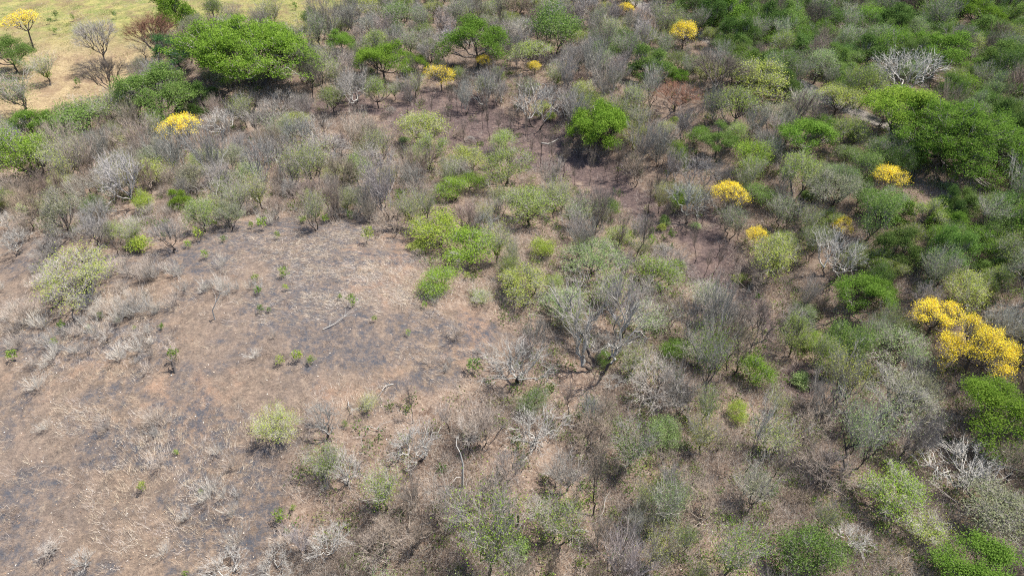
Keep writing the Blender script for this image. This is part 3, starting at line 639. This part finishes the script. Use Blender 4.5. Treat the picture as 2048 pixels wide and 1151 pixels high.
# saplings in the clearing: pixel of the plant, height in pixels
SAP = [(565, 543, 22, 'lime'), (514, 580, 18, 'vivid'), (520, 618, 16, 'vivid'), (572, 575, 14, 'limeyel'), (702, 600, 22, 'bright'), (680, 592, 12, 'lime'), (598, 708, 26, 'limeyel'), (622, 720, 20, 'lime'),
       (560, 720, 22, 'oliveY'), (512, 555, 20, 'olive'), (320, 652, 14, 'vivid'), (125, 652, 20, 'bright'), (108, 682, 20, 'limeyel'), (20, 712, 26, 'lime'), (350, 708, 28, 'bright'), (285, 970, 22, 'limeyel'),
       (352, 905, 14, 'lime'), (404, 985, 14, 'olive'), (556, 1030, 30, 'lime'), (372, 1146, 16, 'lime'), (588, 1015, 16, 'olive'), (575, 1062, 14, 'bright'), (934, 552, 18, 'limeyel'), (968, 588, 18, 'sage'), (847, 610, 16, 'lime'),
       (733, 470, 30, 'oliveY'), (396, 468, 26, 'limeyel'), (374, 488, 18, 'lime'), (445, 477, 16, 'mid'), (410, 508, 18, 'lime'), (520, 450, 26, 'lime'), (605, 437, 20, 'olive'), (650, 440, 20, 'lime'), (690, 845, 14, 'bright'),
       (750, 638, 14, 'olive'), (815, 665, 14, 'olive'), (800, 392, 28, 'bright'), (715, 405, 22, 'mid'), (535, 620, 12, 'mid'), (945, 735, 36, 'mid'), (1300, 480, 26, 'bright'), (1345, 470, 22, 'mid'), (155, 165, 18, 'vivid'),
       (98, 152, 16, 'bright'), (95, 42, 14, 'dark'), (110, 62, 12, 'vivid'), (230, 30, 12, 'mid'), (110, 30, 14, 'mid'), (145, 35, 10, 'vivid'), (450, 40, 12, 'mid'), (550, 20, 16, 'mid'), (590, 12, 14, 'vivid'), (640, 120, 14, 'mid'),
       (235, 640, 14, 'mid'), (175, 655, 14, 'lime'), (268, 655, 10, 'limeyel'), (200, 630, 14, 'mid'), (500, 450, 14, 'lime'), (555, 470, 14, 'lime'), (330, 470, 14, 'mid'), (700, 430, 18, 'mid')]
for cx, cy, h, col in SAP:
    at_px('sapling', cx, cy, h * .68, LC[col], 1.5 + g0.random(), None, var=g0.randrange(4)); ITEMS[-1]['col'] = col

# ------------------------------------------------------------------ the woods between them
def region(px, py):
    """what grows where: list of (prototype, colour, weight), crown radius range, spacing factor"""
    lush = [('dense', 'mid', 3), ('dense', 'dark', 3), ('openleaf', 'mid', 4), ('openleaf', 'vivid', 3), ('thin_dome', 'mid', 3), ('wispy', 'sage', 2.5), ('thin_dome', 'sage', 2.5), ('wispy', 'mid', 3), ('bare_vase', 'brown', 1.3), ('bare_dome', 'dark', 2.5), ('thin_dome', 'olive', 2), ('openleaf', 'dark', 3), ('bare_dome', 'brown', 1.5), ('feather', 'mid', 1.5)]
    upmid = [('bare_vase', 'lav', 4), ('bare_dome', 'grey', 4), ('bare_tall', 'dark', 2.5), ('thin_dome', 'olive', 3), ('wispy', 'sage', 3.5), ('wispy', 'olive', 2.5), ('thin_umb', 'oliveY', 2), ('openleaf', 'mid', 1), ('bare_pale', 'grey', 1.5), ('bare_umb', 'brown', 1)]
    left = [('bare_vase', 'pink', 2), ('bare_vase', 'lav', 4), ('bare_dome', 'brown', 3.5), ('bare_dome', 'lav', 3), ('bare_pale', 'lav', 2.5), ('thin_dome', 'grey', 2.2), ('haze_umb', 'oliveY', 2.2), ('wispy', 'oliveY', 3.5), ('wispy', 'olive', 3), ('thin_dome', 'olive', 1.5), ('bare_tall', 'dark', 1.5), ('bare_vase', 'pink', 2), ('openleaf', 'mid', .6)]
    mid = [('wispy', 'sage', 2.5), ('bare_vase', 'lav', 3.5), ('bare_dome', 'grey', 3), ('thin_dome', 'olive', 2), ('bare_tall', 'dark', 1.6), ('wispy', 'olive', 2), ('openleaf', 'lime', .7), ('bare_dome', 'brown', 2), ('bare_pale', 'lav', 1), ('haze_umb', 'oliveY', 2), ('wispy', 'oliveY', 2)]
    right = [('wispy', 'sage', 3.5), ('thin_dome', 'olive', 3), ('wispy', 'olive', 3), ('bare_vase', 'lav', 3), ('bare_dome', 'grey', 2.5), ('openleaf', 'mid', 2), ('thin_umb', 'grey', 2), ('bare_dome', 'dark', 1.5), ('openleaf', 'lime', .7)]
    low = [('bare_vase', 'lav', 2), ('bare_dome', 'pink', 1.5), ('bare_dome', 'brown', 2), ('bare_tall', 'grey', 5), ('bare_tall', 'dark', 5), ('bare_umb', 'grey', 1.5), ('wispy', 'sage', 4), ('wispy', 'oliveY', 2.5), ('bare_pale', 'grey', 2), ('wispy', 'lime', 1.3), ('haze_umb', 'grey', 1.5), ('wispy', 'olive', 3)]
    if px > 1380 + (py - 60) * .9 and py < 540: return lush, (2.0, 3.9), .52
    if py < 250 and px > 560: return upmid, (1.7, 3.6), .56
    if py < 300 and px > 1000: return upmid, (1.7, 3.6), .56
    if py < 450 and px < 900: return left, (1.3, 3.3), .58
    if px > 1450 and py < 760: return right, (1.6, 3.6), .53
    if py < 700: return mid, (1.3, 3.3), .56
    return low, (1.2, 3.2), .56

fr = np.random.RandomState(21)
KEEP = [i for i in ITEMS if i['label'] or i['proto'].startswith('yellow')]
XY = [(i['x'], i['y'], i['r'] * (.9 if i['w'] < 160 else .85)) for i in ITEMS]
N_CAND = 24000; counts = {}
cand = np.stack([fr.uniform(-165, 165, N_CAND), fr.uniform(20, 212, N_CAND)], 1)
pxs, pys, _ = to_px(cand[:, 0], cand[:, 1], ground_z(cand[:, 0], cand[:, 1]) + 2.5)
jx, jy = fr.normal(0, 12, N_CAND), fr.normal(0, 8, N_CAND)
open_ = in_poly(pxs + jx, pys + jy + 10, FIELD) | in_poly(pxs + jx, pys + jy + 10, GRASSL) | in_poly(pxs + jx, pys + jy, BARE2) | in_poly(pxs, pys, BARE3) | in_poly(pxs + jx, pys + jy, BARE4)
thinp = in_poly(pxs + jx, pys + jy, BARE1)
rdd = road_d(cand[:, 0], cand[:, 1])
pk_order = np.argsort(-fr.rand(N_CAND)); FILL = []
LIMIT = dict(bare_tree=290, bare_shrub=290, slender_bare_tree=290, thin_leaved_tree=290, wispy_tree=290, green_tree=300)
for kind in ITEMS: counts[KIND[kind['proto']]] = counts.get(KIND[kind['proto']], 0) + 1
arr = np.array(XY)
for c in pk_order:
    x, y = cand[c]; px, py = pxs[c], pys[c]
    if not (-110 < px < 2160 and -70 < py < 1290): continue
    if open_[c] or rdd[c] < (2.2 if px < 1450 else .8): continue
    if thinp[c] and fr.rand() < .8: continue
    mix, (r0, r1), spf = region(px, py)
    r = fr.uniform(r0, r1); r *= 1 + .25 * (vnoise(x, y, 9, 8) - .5)
    d = np.hypot(arr[:, 0] - x, arr[:, 1] - y)
    if (d < (arr[:, 2] + r) * spf).any(): continue
    wf = 2 * r * FPX / float(to_px(x, y, 0)[2]); ccy = py - wf * .2
    tp = (np.array([px, px]), np.array([py - wf * .45, py - wf * .1]))
    if fr.rand() < .95 and (in_poly(*tp, BARE1) | in_poly(*tp, BARE2) | in_poly(*tp, BARE3) | in_poly(*tp, BARE4)).any(): continue
    if fr.rand() < .8 and any(0 < py - ry + 6 < wf * .9 + 14 and abs(px - rx) < wf * .4 + 26 for rx, ry in ((1600, 168), (1395, 70), (1620, 178))): continue
       # keep the landmark trees in view, as the photograph does
    if any(y < h['y'] + 1 and abs(px - h['cx']) < .42 * h['w'] + .38 * wf and -.25 * h['w'] - .2 * wf < ccy - h['cy'] < .30 * h['w'] + .42 * wf for h in KEEP): continue
    wts = np.array([m[2] for m in mix]); wts = wts * (.35 + 1.3 * np.array([vnoise(x, y, 8, 20 + q) for q in range(len(mix))])); q = fr.choice(len(mix), p=wts / wts.sum())
    pr, col, _w = mix[q]
    if KIND[pr] in LIMIT and counts.get(KIND[pr], 0) >= LIMIT[KIND[pr]]:
        pr, col = next(((a, b) for a, b, _ in mix if counts.get(KIND[a], 0) < LIMIT.get(KIND[a], 999)), (None, None))
        if pr is None: continue
    if pr == 'bare_tall': r *= .6
    arr = np.vstack([arr, (x, y, r)])
    s = r / P[pr][0]['R']; tab = LC if col in LC and not pr.startswith('bare') else TW
    cc = np.array(tab.get(col, (1, 1, 1))) * fr.uniform(.95, 1.05, 3) * fr.uniform(.8, 1.2)
    o = plant(pr, (x, y, float(ground_z(x, y))), s, tuple(cc), zs=fr.uniform(.9, 1.35) * (1.5 if py > 560 and px > 900 else 1.15), tilt=0)
    counts[KIND[pr]] = counts.get(KIND[pr], 0) + 1
    ITEMS.append(dict(o=o, x=x, y=y, r=r, cx=px, cy=py, w=2 * r * FPX / float(to_px(x, y, 0)[2]), label=None, lm=None, proto=pr, col=col, hand=False))

# small bushes between the trees and pale dry bushes on the clearing
n_b = 0
for c in range(N_CAND):
    x, y = cand[c] + fr.uniform(-2, 2, 2); px, py, f = (float(v) for v in to_px(x, y, float(ground_z(x, y))))
    if not (-60 < px < 2110 and -20 < py < 1200) or n_b > 260: continue
    if in_poly(np.array([px]), np.array([py]), FIELD)[0] or in_poly(np.array([px]), np.array([py]), GRASSL)[0] or in_poly(np.array([px]), np.array([py]), BARE2)[0] and fr.rand() < .8: continue
    if road_d(x, y) < 3: continue
    d = np.hypot(arr[:, 0] - x, arr[:, 1] - y); r = fr.uniform(.6, 1.25)
    if (d < arr[:, 2] * .35 + r * .5).any(): continue
    pr = 'scrub' if fr.rand() < (.45 if px > 1300 and py < 600 else .2) else 'bush_bare'
    col = ['mid', 'olive', 'oliveY', 'sage', 'lime'][fr.randint(5)] if pr == 'scrub' else ['grey', 'brown', 'dark', 'lav', 'pink'][fr.randint(5)]
    o = plant(pr, (x, y, float(ground_z(x, y))), r / 1.5, (LC if pr == 'scrub' else TW)[col], zs=fr.uniform(.7, 1.1))
    arr = np.vstack([arr, (x, y, r)]); n_b += 1
    ITEMS.append(dict(o=o, x=x, y=y, r=r, cx=px, cy=py - 8, w=2 * r * FPX / f, label=None, lm=None, proto=pr, col=col, hand=False))
FANZ = [(120, 640, 150, 40, 34), (280, 560, 110, 30, 26), (260, 620, 90, 24, 20), (90, 560, 90, 40, 14), (430, 580, 80, 30, 10), (280, 700, 160, 40, 20), (60, 730, 60, 40, 8), (400, 960, 140, 70, 20), (260, 880, 150, 60, 10),
        (700, 960, 120, 60, 10), (500, 1100, 120, 40, 8), (650, 430, 200, 25, 22), (150, 470, 140, 20, 14), (900, 690, 60, 60, 8), (380, 430, 160, 18, 16)]
for mx, my, sx, sy, n_ in FANZ:
    for _ in range(int(n_ * (.5 if my > 840 else 1.1))):
        px, py = fr.normal(mx, sx * .6), fr.normal(my, sy * .6)
        if not (0 < px < 2048 and 0 < py < 1150): continue
        x, y, t = hit(px, py)
        col = ['fanw', 'fanp', 'fanw', 'white', 'pink'][fr.randint(5)]; r = fr.uniform(.6, 1.3)
        o = plant('fan', (x, y, float(ground_z(x, y))), r / 1.15, TW[col], zs=fr.uniform(.7, 1.2))
        ITEMS.append(dict(o=o, x=x, y=y, r=r, cx=px, cy=py, w=2 * r * FPX / t, label=None, lm=None, proto='fan', col=col, hand=False))

# ------------------------------------------------------------------ ground cover: brush, straw, leaf litter (nobody could count them)
def tufts(g, C, n, ln, wd, spread, base, tints, up=1.0, lay=None):
    """n thin blades from each centre C; tints (len(C),3)"""
    N = len(C) * n; P0 = np.repeat(C, n, 0) + g.normal(0, base, (N, 3)) * [1, 1, .05]
    d = g.normal(0, spread, (N, 3)) + [0, 0, up]
    if lay is not None: d = d + np.repeat(lay, n, 0)
    d = unit(d); L = ln * g.uniform(.4, 1.3, (N, 1)); side = unit(np.cross(d, g.normal(0, 1, (N, 3)))) * wd * .5
    V = np.stack([P0 - side, P0 + side, P0 + d * L], 1).reshape(-1, 3)
    t = np.repeat(tints, n, 0) * g.uniform(.75, 1.25, (N, 1)); return V, np.repeat(t, 3, 0)

def stuff(name, parts, label, cat, mat):
    V = np.concatenate([p[0] for p in parts]); t = np.concatenate([p[1] for p in parts])
    o = place(name, mesh_np(name, V, np.arange(len(V)).reshape(-1, 3), [mat], tint=t)); o['kind'] = 'stuff'; o['label'] = label; o['category'] = cat

sg = np.random.RandomState(77)
def scatter(n, keep):
    """ground points, thinned with distance, kept where keep(px,py,x,y) says"""
    y = 24 + 180 * sg.rand(n) ** 1.25; x = sg.uniform(-1, 1, n) * (24 + y * .82)
    z = ground_z(x, y); px, py, f = to_px(x, y, z)
    k = keep(px + sg.normal(0, 12, n), py + sg.normal(0, 9, n), x, y) & (px > -80) & (px < 2130) & (py < 1230)
    return np.stack([x, y, z], 1)[k], px[k], py[k]
is_field = lambda px, py: in_poly(px, py, FIELD)
is_grass = lambda px, py: in_poly(px, py, GRASSL)
is_bare = lambda px, py: in_poly(px, py, BARE1) | in_poly(px, py, BARE2) | in_poly(px, py, BARE3)
wood = lambda px, py, x, y: ~is_field(px, py) & ~is_grass(px, py) & ~(is_bare(px, py) & (sg.rand(len(px)) < .8)) & (road_d(x, y) > 2.6)
pal = np.array([(.46, .43, .38), (.40, .37, .33), (.24, .19, .16), (.36, .29, .24), (.17, .135, .12), (.44, .40, .37), (.30, .25, .20)])
C, px, py = scatter(80000, wood); kp = sg.rand(len(C)) < np.clip(vnoise(C[:, 0], C[:, 1], 4, 51) * 2.0 - .3, .08, 1); C = C[kp]; ti = pal[sg.randint(0, len(pal), len(C))]
brush = [tufts(sg, C, 26, 1.35, .021, .75, .55, ti)]
C, px, py = scatter(14000, lambda px, py, x, y: is_field(px, py)); ti = pal[sg.randint(0, len(pal), len(C))] * [1.0, .93, .85]
brush.append(tufts(sg, C, 14, .42, .014, .9, .25, ti))
C, px, py = scatter(5000, lambda px, py, x, y: is_field(px, py) | (is_bare(px, py))); C = C[vnoise(C[:, 0], C[:, 1], 3.5, 71) > .45]; dk = np.array([(.15, .115, .10), (.20, .16, .14), (.26, .21, .17)])
brush.append(tufts(sg, C, 30, .55, .02, .9, .3, dk[sg.randint(0, 3, len(C))]))
stuff('dry_brush', brush, 'tangled leafless brown and grey brush covering the ground between the trees', 'brush', M_TINT)
C, px, py = scatter(9000, wood)
lush_ = px > 1250 + (py - 60) * .75
kp = sg.rand(len(C)) < np.where(lush_ & (py < 620), .95, np.where(px > 1000, .6, .33)); C, px, py = C[kp], px[kp], py[kp]
gp = np.array([(.10, .17, .03), (.16, .19, .07), (.07, .13, .025), (.21, .23, .09), (.15, .20, .04)]); ti = gp[sg.randint(0, 5, len(C))]
def puffs(g, C, n, rad, size, tints, zc=.5):
    N = len(C) * n; sc = np.repeat(g.uniform(.5, 1.3, len(C)), n)[:, None]
    P0 = np.repeat(C, n, 0) + g.normal(0, .5, (N, 3)) * rad * sc * [1, 1, .7] + [0, 0, zc]
    a = unit(g.normal(0, 1, (N, 3))); b = unit(np.cross(a, g.normal(0, 1, (N, 3)))); s = size * g.uniform(.6, 1.3, (N, 1))
    V = np.stack([P0, P0 + a * s, P0 + b * s], 1).reshape(-1, 3); return V, np.repeat(np.repeat(tints, n, 0) * g.uniform(.7, 1.3, (N, 1)), 3, 0)
stuff('undergrowth', [puffs(sg, C, 60, .9, .16, ti)], 'low green leafy undergrowth beneath and between the trees', 'undergrowth', M_TINTL)
# straw: long bent pale blades, combed in swirls over the clearing
C, px, py = scatter(16000, lambda px, py, x, y: (is_field(px, py) | (is_grass(px, py) & (sg.rand(len(px)) < .5)) | in_poly(px, py, BARE4) | (is_bare(px, py) & (sg.rand(len(px)) < .15)) | (sg.rand(len(px)) < .10)) & (road_d(x, y) > 2.5))
sw = vnoise(C[:, 0], C[:, 1], 6, 31); kp = sg.rand(len(C)) < np.clip((sw - .45) * 3, .04, 1); C = C[kp]; px = px[kp]; py = py[kp]
SC = []
for mx, my, sx, sy, n_ in ((700, 475, 90, 16, 150), (760, 545, 80, 26, 190), (820, 590, 50, 30, 140), (610, 500, 90, 22, 130), (690, 600, 80, 24, 110), (640, 545, 90, 20, 100), (300, 880, 90, 40, 60), (500, 860, 90, 30, 50), (150, 830, 110, 30, 60),
                           (60, 640, 60, 30, 50), (420, 960, 90, 50, 70), (700, 800, 70, 30, 50), (930, 770, 40, 20, 30), (110, 465, 60, 10, 60), (240, 600, 120, 20, 60), (1000, 720, 60, 30, 40), (1390, 440, 40, 20, 50), (340, 1060, 120, 50, 60)):
    for _ in range(n_): q = hit(sg.normal(mx, sx * .6), sg.normal(my, sy * .6)); SC.append((q[0], q[1], float(ground_z(q[0], q[1]))))
C = np.concatenate([C, np.array(SC)])
ang = 6.28 * vnoise(C[:, 0], C[:, 1], 16, 33) - .6; lay = np.stack([np.cos(ang), np.sin(ang) * .6, np.zeros(len(C))], 1) * 2.2
sp2 = np.array([(.56, .48, .36), (.48, .39, .29), (.60, .54, .46), (.50, .44, .40)]); ti = sp2[sg.randint(0, 4, len(C))]
lay = lay * np.clip(sg.normal(.6, .5, (len(C), 1)), 0, 1.5); near = C[:, 1] < 62; ti = ti * .88
straw0 = tufts(sg, C[near] + [0, 0, .02], 24, .75, .014, .6, .35, ti[near] * 1.15, up=.3, lay=lay[near]); straw1 = tufts(sg, C[~near] + [0, 0, .02], 14, 1.1, .018, .45, .4, ti[~near], up=.22, lay=lay[~near])
C, px, py = scatter(9000, lambda px, py, x, y: (is_grass(px, py) & (sg.rand(len(px)) < np.clip((170 - py) / 80, .12, 1))) & (road_d(x, y) > 2.5))
gt = np.array([(.30, .25, .12), (.18, .20, .065), (.38, .32, .17), (.13, .15, .05)]); vn = vnoise(C[:, 0], C[:, 1], 5, 41)
ti = gt[np.clip(((vn + sg.normal(0, .15, len(C))) * 4).astype(int), 0, 3)]
stuff('dry_grass', [straw0, straw1, tufts(sg, C, 16, .7, .06, .6, .6, ti)], 'pale dry grass and straw lying over the clearings', 'dry grass', M_TINT)
# leaf litter and pebbles: small flat pale flecks
C, px, py = scatter(60000, lambda px, py, x, y: (py > 560) & ~is_grass(px, py) & (sg.rand(len(px)) < np.where(is_field(px, py), .25, .9)))
N = len(C); a = sg.uniform(0, 6.28, N); s = sg.uniform(.05, .13, (N, 1)); A = np.stack([np.cos(a), np.sin(a), sg.normal(0, .25, N)], 1) * s; B = np.stack([-np.sin(a), np.cos(a), sg.normal(0, .25, N)], 1) * s
lp = np.array([(.46, .38, .29), (.30, .20, .13), (.58, .53, .47), (.36, .27, .19), (.25, .16, .10)]); C0 = C + [0, 0, .05]
stuff('leaf_litter', [(np.stack([C0, C0 + A, C0 + B], 1).reshape(-1, 3), np.repeat(lp[sg.randint(0, 5, N)], 3, 0))], 'fallen dry leaves and pale flecks strewn over the soil', 'leaf litter', M_TINT)

# ------------------------------------------------------------------ single fallen and standing wood, cactus, road patch stones
def wood_obj(name, cat, label, pts, r0, r1, mat=None, branches=0, seed=0, br=(1.2, .5)):
    g = np.random.RandomState(seed); t = bpy.data.objects.new(name, None); COL.objects.link(t); t.location = pts[0]
    base = np.array(pts[0]); p = np.array(pts) - base; V, T = tube(p, np.linspace(r0, r1, len(p)), 6)
    place('trunk', mesh_np('trunk', V, T, [mat or M_PALE], tone=g.uniform(.4, 1, len(V))), t)
    for b in range(branches):
        i = g.randint(1, len(p)); d = unit(p[i] - p[i - 1]) + g.normal(0, .55, 3); d[2] = abs(d[2]) * .6 + .05; d = unit(d); L = br[0] * g.uniform(.5, 1.3)
        q = np.array([p[i], p[i] + d * L * .5 + g.normal(0, .1, 3), p[i] + d * L]); V, T = tube(q, np.array([r1 * .8, r1 * .5, r1 * .2]), 4)
        place('branch', mesh_np('branch', V, T, [mat or M_PALE], tone=g.uniform(.5, 1, len(V))), t)
    t['label'] = label; t['category'] = cat
    return t
def on(px, py, h=.1): x, y, _ = hit(px, py); return (x, y, float(ground_z(x, y)) + h)
wood_obj('fallen_branch', 'branch', 'white dead branch lying on the ash of the clearing', [on(646, 660), on(660, 655, .2), on(672, 650, .3), on(690, 640, .5)], .05, .02, branches=12, seed=1)
wood_obj('fallen_log', 'log', 'curved whitish log on brown soil left of the round green tree', [on(1082, 287), on(1096, 289), on(1106, 285), on(1116, 279)], .16, .10, branches=1, seed=2)
wood_obj('fallen_log', 'log', 'white log slanting through scrub above the clearing', [on(506, 392, .2), on(516, 402, .2), on(530, 418)], .14, .10, seed=3)
wood_obj('dead_tree', 'dead tree', 'thin bent white leafless stem standing in the clearing', [on(430, 638, 0), tuple(np.array(on(432, 640)) + (0, 0, 1.2)), tuple(np.array(on(438, 640)) + (.3, 0, 2.2)), tuple(np.array(on(448, 640)) + (.6, 0, 3.4))], .07, .03, branches=6, seed=4)
wood_obj('charred_stump', 'stump', 'short black charred trunk with a pale stem beside the bright sapling', [on(352, 744, -.1), on(351, 742, .5), on(352, 741, 1.3)], .2, .1, M_BARK, branches=6, seed=5, br=(.9, .3))
wood_obj('dead_tree', 'dead tree', 'thin black charred pole standing left in the lower middle woods', [on(757, 1020, -.1), on(758, 1018, 1.6), on(760, 1016, 3.4)], .09, .05, M_BARK, branches=1, seed=6)
wood_obj('dead_tree', 'dead tree', 'white peeling pole leaning among the lower middle trees', [on(925, 975, -.1), on(927, 973, 1.5), on(929, 970, 3.2), on(925, 968, 4.6)], .12, .06, branches=3, seed=7)
def cactus(px, py, label, seed):
    g = np.random.RandomState(seed); t = bpy.data.objects.new('columnar_cactus', None); COL.objects.link(t); t.location = on(px, py, -.05)
    for k in range(4):
        x, y = g.normal(0, .22, 2); H = g.uniform(1.1, 2.2); V, T = tube(np.array([(x, y, 0), (x * 1.2, y * 1.2, H * .5), (x * 1.25, y * 1.25, H * .92), (x * 1.25, y * 1.25, H)]), np.array([.09, .11, .10, .02]), 8)
        place('stem', mesh_np('stem', V, T, [M_CACTUS], tone=g.uniform(0, .5, len(V))), t)
    t['label'] = label; t['category'] = 'cactus'
M_CACTUS = leaf_mat('cactus', (.03, .05, .02), (.06, .09, .035), 0, False)
cactus(993, 962, 'small dark green columnar cactus in the lower middle woods', 1)
cactus(1028, 1048, 'dark green columnar cactus near the bottom beside the sparse yellow green tree', 2)

KIND['fallen'] = 'fallen_branch'; CAT['fallen_branch'] = 'branch'
for q in range(26):
    px, py = fr.uniform(680, 1650), fr.uniform(760, 1120)
    if q > 17: px, py = fr.uniform(100, 900), fr.uniform(300, 430)
    x, y, t = hit(px, py); a = fr.uniform(0, 6.28); L = fr.uniform(1.4, 2.6); zz = [0.05, fr.uniform(.2, .5), fr.uniform(.3, .9), fr.uniform(.2, 1.2)]
    pts = [(x + math.cos(a + .25 * k) * L * k / 3, y + math.sin(a + .25 * k) * L * k / 3, float(ground_z(x + math.cos(a + .25 * k) * L * k / 3, y + math.sin(a + .25 * k) * L * k / 3)) + zz[k]) for k in range(4)]
    o = wood_obj('fallen_branch', 'branch', '', pts, fr.uniform(.03, .06), .02, M_PALE if q % 3 else M_BARK, branches=7, seed=50 + q, br=(1.0, .3))
    ITEMS.append(dict(o=o, x=x, y=y, r=1, cx=px, cy=py, w=20, label=None, lm=None, proto='fallen', col='grey' if q % 3 else 'dark', hand=False))
# dark poles: thin burnt saplings standing on the mauve soil
poles = []
tries = 0
while len(poles) < 60 and tries < 3000:
    tries += 1; px, py = fr.uniform(600, 1500), fr.uniform(170, 560)
    if not (in_poly(np.array([px]), np.array([py]), BARE1)[0] or in_poly(np.array([px]), np.array([py]), BARE2)[0]): continue
    x, y, _ = hit(px, py)
    if any(math.hypot(x - a, y - b) < 1.6 for a, b in poles): continue
    poles.append((x, y))
    o = plant('bare_tall', (x, y, float(ground_z(x, y))), fr.uniform(.32, .55), TW['dark'], zs=fr.uniform(1.2, 2.0), var=fr.randint(3))
    ITEMS.append(dict(o=o, x=x, y=y, r=.8, cx=px, cy=py - 15, w=16, label=None, lm=None, proto='bare_tall', col='dark', hand=False))

# ------------------------------------------------------------------ labels: look, then where by the nearest landmark
LMK = [(i['cx'], i['cy'], i['lm'], i['o']) for i in ITEMS if i['lm']] + [(x, y, t, None) for x, y, t in (
    (1610, 172, 'the light patch of dirt road'), (665, 650, 'the white branch on the ash'), (1100, 285, 'the curved white log'), (350, 735, 'the charred stump in the clearing'), (1600, 755, 'the small bare mauve patch'),
    (430, 620, 'the bent white stem'), (1300, 985, 'the sandy gap near the bottom'), (1440, 500, 'the reddish gully'), (820, 215, 'the dark mauve soil patch'), (900, 1110, 'the bottom edge at the centre'), (250, 860, 'the tan bare slope'), (40, 1000, 'the grey ash at the lower left'))]
LOOK = {'bare_umb': 'flat topped leafless tree', 'bare_vase': 'fan shaped leafless tree', 'bare_dome': 'round twiggy leafless tree', 'bare_tall': 'slim leafless tree', 'bare_pale': 'pale limbed leafless tree', 'bare_giant': 'large leafless tree', 'bare_tangle': 'tangled leafless tree',
        'bush_bare': 'low twiggy bush', 'thin_dome': 'thin leaved tree', 'thin_umb': 'flat thin leaved tree', 'haze_umb': 'pale thin leaved tree', 'wispy': 'wispy tree', 'feather': 'feathery tree', 'dense': 'dense bushy tree', 'openleaf': 'leafy tree', 'sapling': 'sapling', 'scrub': 'leafy bush', 'fan': 'dry fan of twigs', 'fallen': 'fallen branch', 'saman': 'umbrella tree', 'round': 'round tree', 'yellow': 'yellow flowering tree', 'yellow_flat': 'yellow flowering tree', 'haze_tall': 'tall thin leaved tree', 'yellow_big': 'yellow flowering tree'}
CW = dict(grey='grey', lav='lavender grey', brown='brown', white='whitish', dark='dark', rust='rust', pink='pinkish', bright='bright green', vivid='vivid green', lime='lime green', limeyel='lime yellow', mid='green', blue='bluish green', olive='olive', oliveY='yellowish olive', sage='sage green')
CW['fanw'] = 'whitish'; CW['fanp'] = 'pinkish white'
ORD = ['nearest', 'second', 'third', 'fourth', 'fifth', 'sixth', 'seventh', 'eighth', 'ninth', 'tenth']
DIRS = ['right of', 'beyond and right of', 'beyond', 'beyond and left of', 'left of', 'in front and left of', 'in front of', 'in front and right of']
DEPTH = {}
by = {}
for it in ITEMS:
    o = it['o']; k = KIND[it['proto']]; o['category'] = CAT[k]
    if it['label']: o['label'] = it['label']; continue
    best = min((l for l in LMK if l[3] is not o), key=lambda l: (l[0] - it['cx']) ** 2 + (1.4 * (l[1] - it['cy'])) ** 2)
    dx, dy = it['cx'] - best[0], -(it['cy'] - best[1])
    d = DIRS[int(((math.degrees(math.atan2(dy * 1.3, dx)) + 22.5) % 360) // 45)]
    col = it.get('col') or 'grey'
    cw = 'dark green' if col == 'dark' and not it['proto'].startswith(('bare', 'bush', 'fallen')) else ('grey olive' if col == 'grey' and k == 'thin_leaved_tree' else CW[col])
    by.setdefault((cw + ' ' + LOOK[it['proto']], d + ' ' + best[2]), []).append((dx * dx + dy * dy, it))
GROUPS = dict(fallen_branch='fallen dead branches', bare_shrub='many stemmed leafless shrubs of the woods', slender_bare_tree='slender leafless trees', wispy_tree='wispy half leaved trees', bare_tree='leafless trees of the woods', thin_leaved_tree='thin leaved trees of the woods', green_tree='green trees of the woods', bare_bush='low bare bushes between the trees', green_bush='low leafy bushes between the trees', dry_bush='pale dry bushes of the clearing', sapling='green saplings of the clearings', flowering_tree='yellow flowering trees')
for (look, where), lst in by.items():
    lst.sort(key=lambda e: e[0])
    for n_, (_, it) in enumerate(lst):
        if len(lst) == 1: lab = look + ' ' + where
        else: lab = (ORD[n_] if n_ < 9 else ('far', 'farther', 'distant', 'outlying', 'remote', 'later', 'last', 'final')[(n_ - 9) % 8]) + ' ' + look + ' ' + where
        it['o']['label'] = ' '.join(lab.split()[:16])
for it in ITEMS:
    k = KIND[it['proto']]
    if k in GROUPS: it['o']['group'] = GROUPS[k]
print('ITEMS', len(ITEMS), {k: sum(KIND[i['proto']] == k for i in ITEMS) for k in set(KIND.values())})
TRIS = sum(len(m.polygons) * (2 if len(m.polygons) and m.polygons[0].loop_total == 4 else 1) for m in bpy.data.meshes); print('TRIS', TRIS)
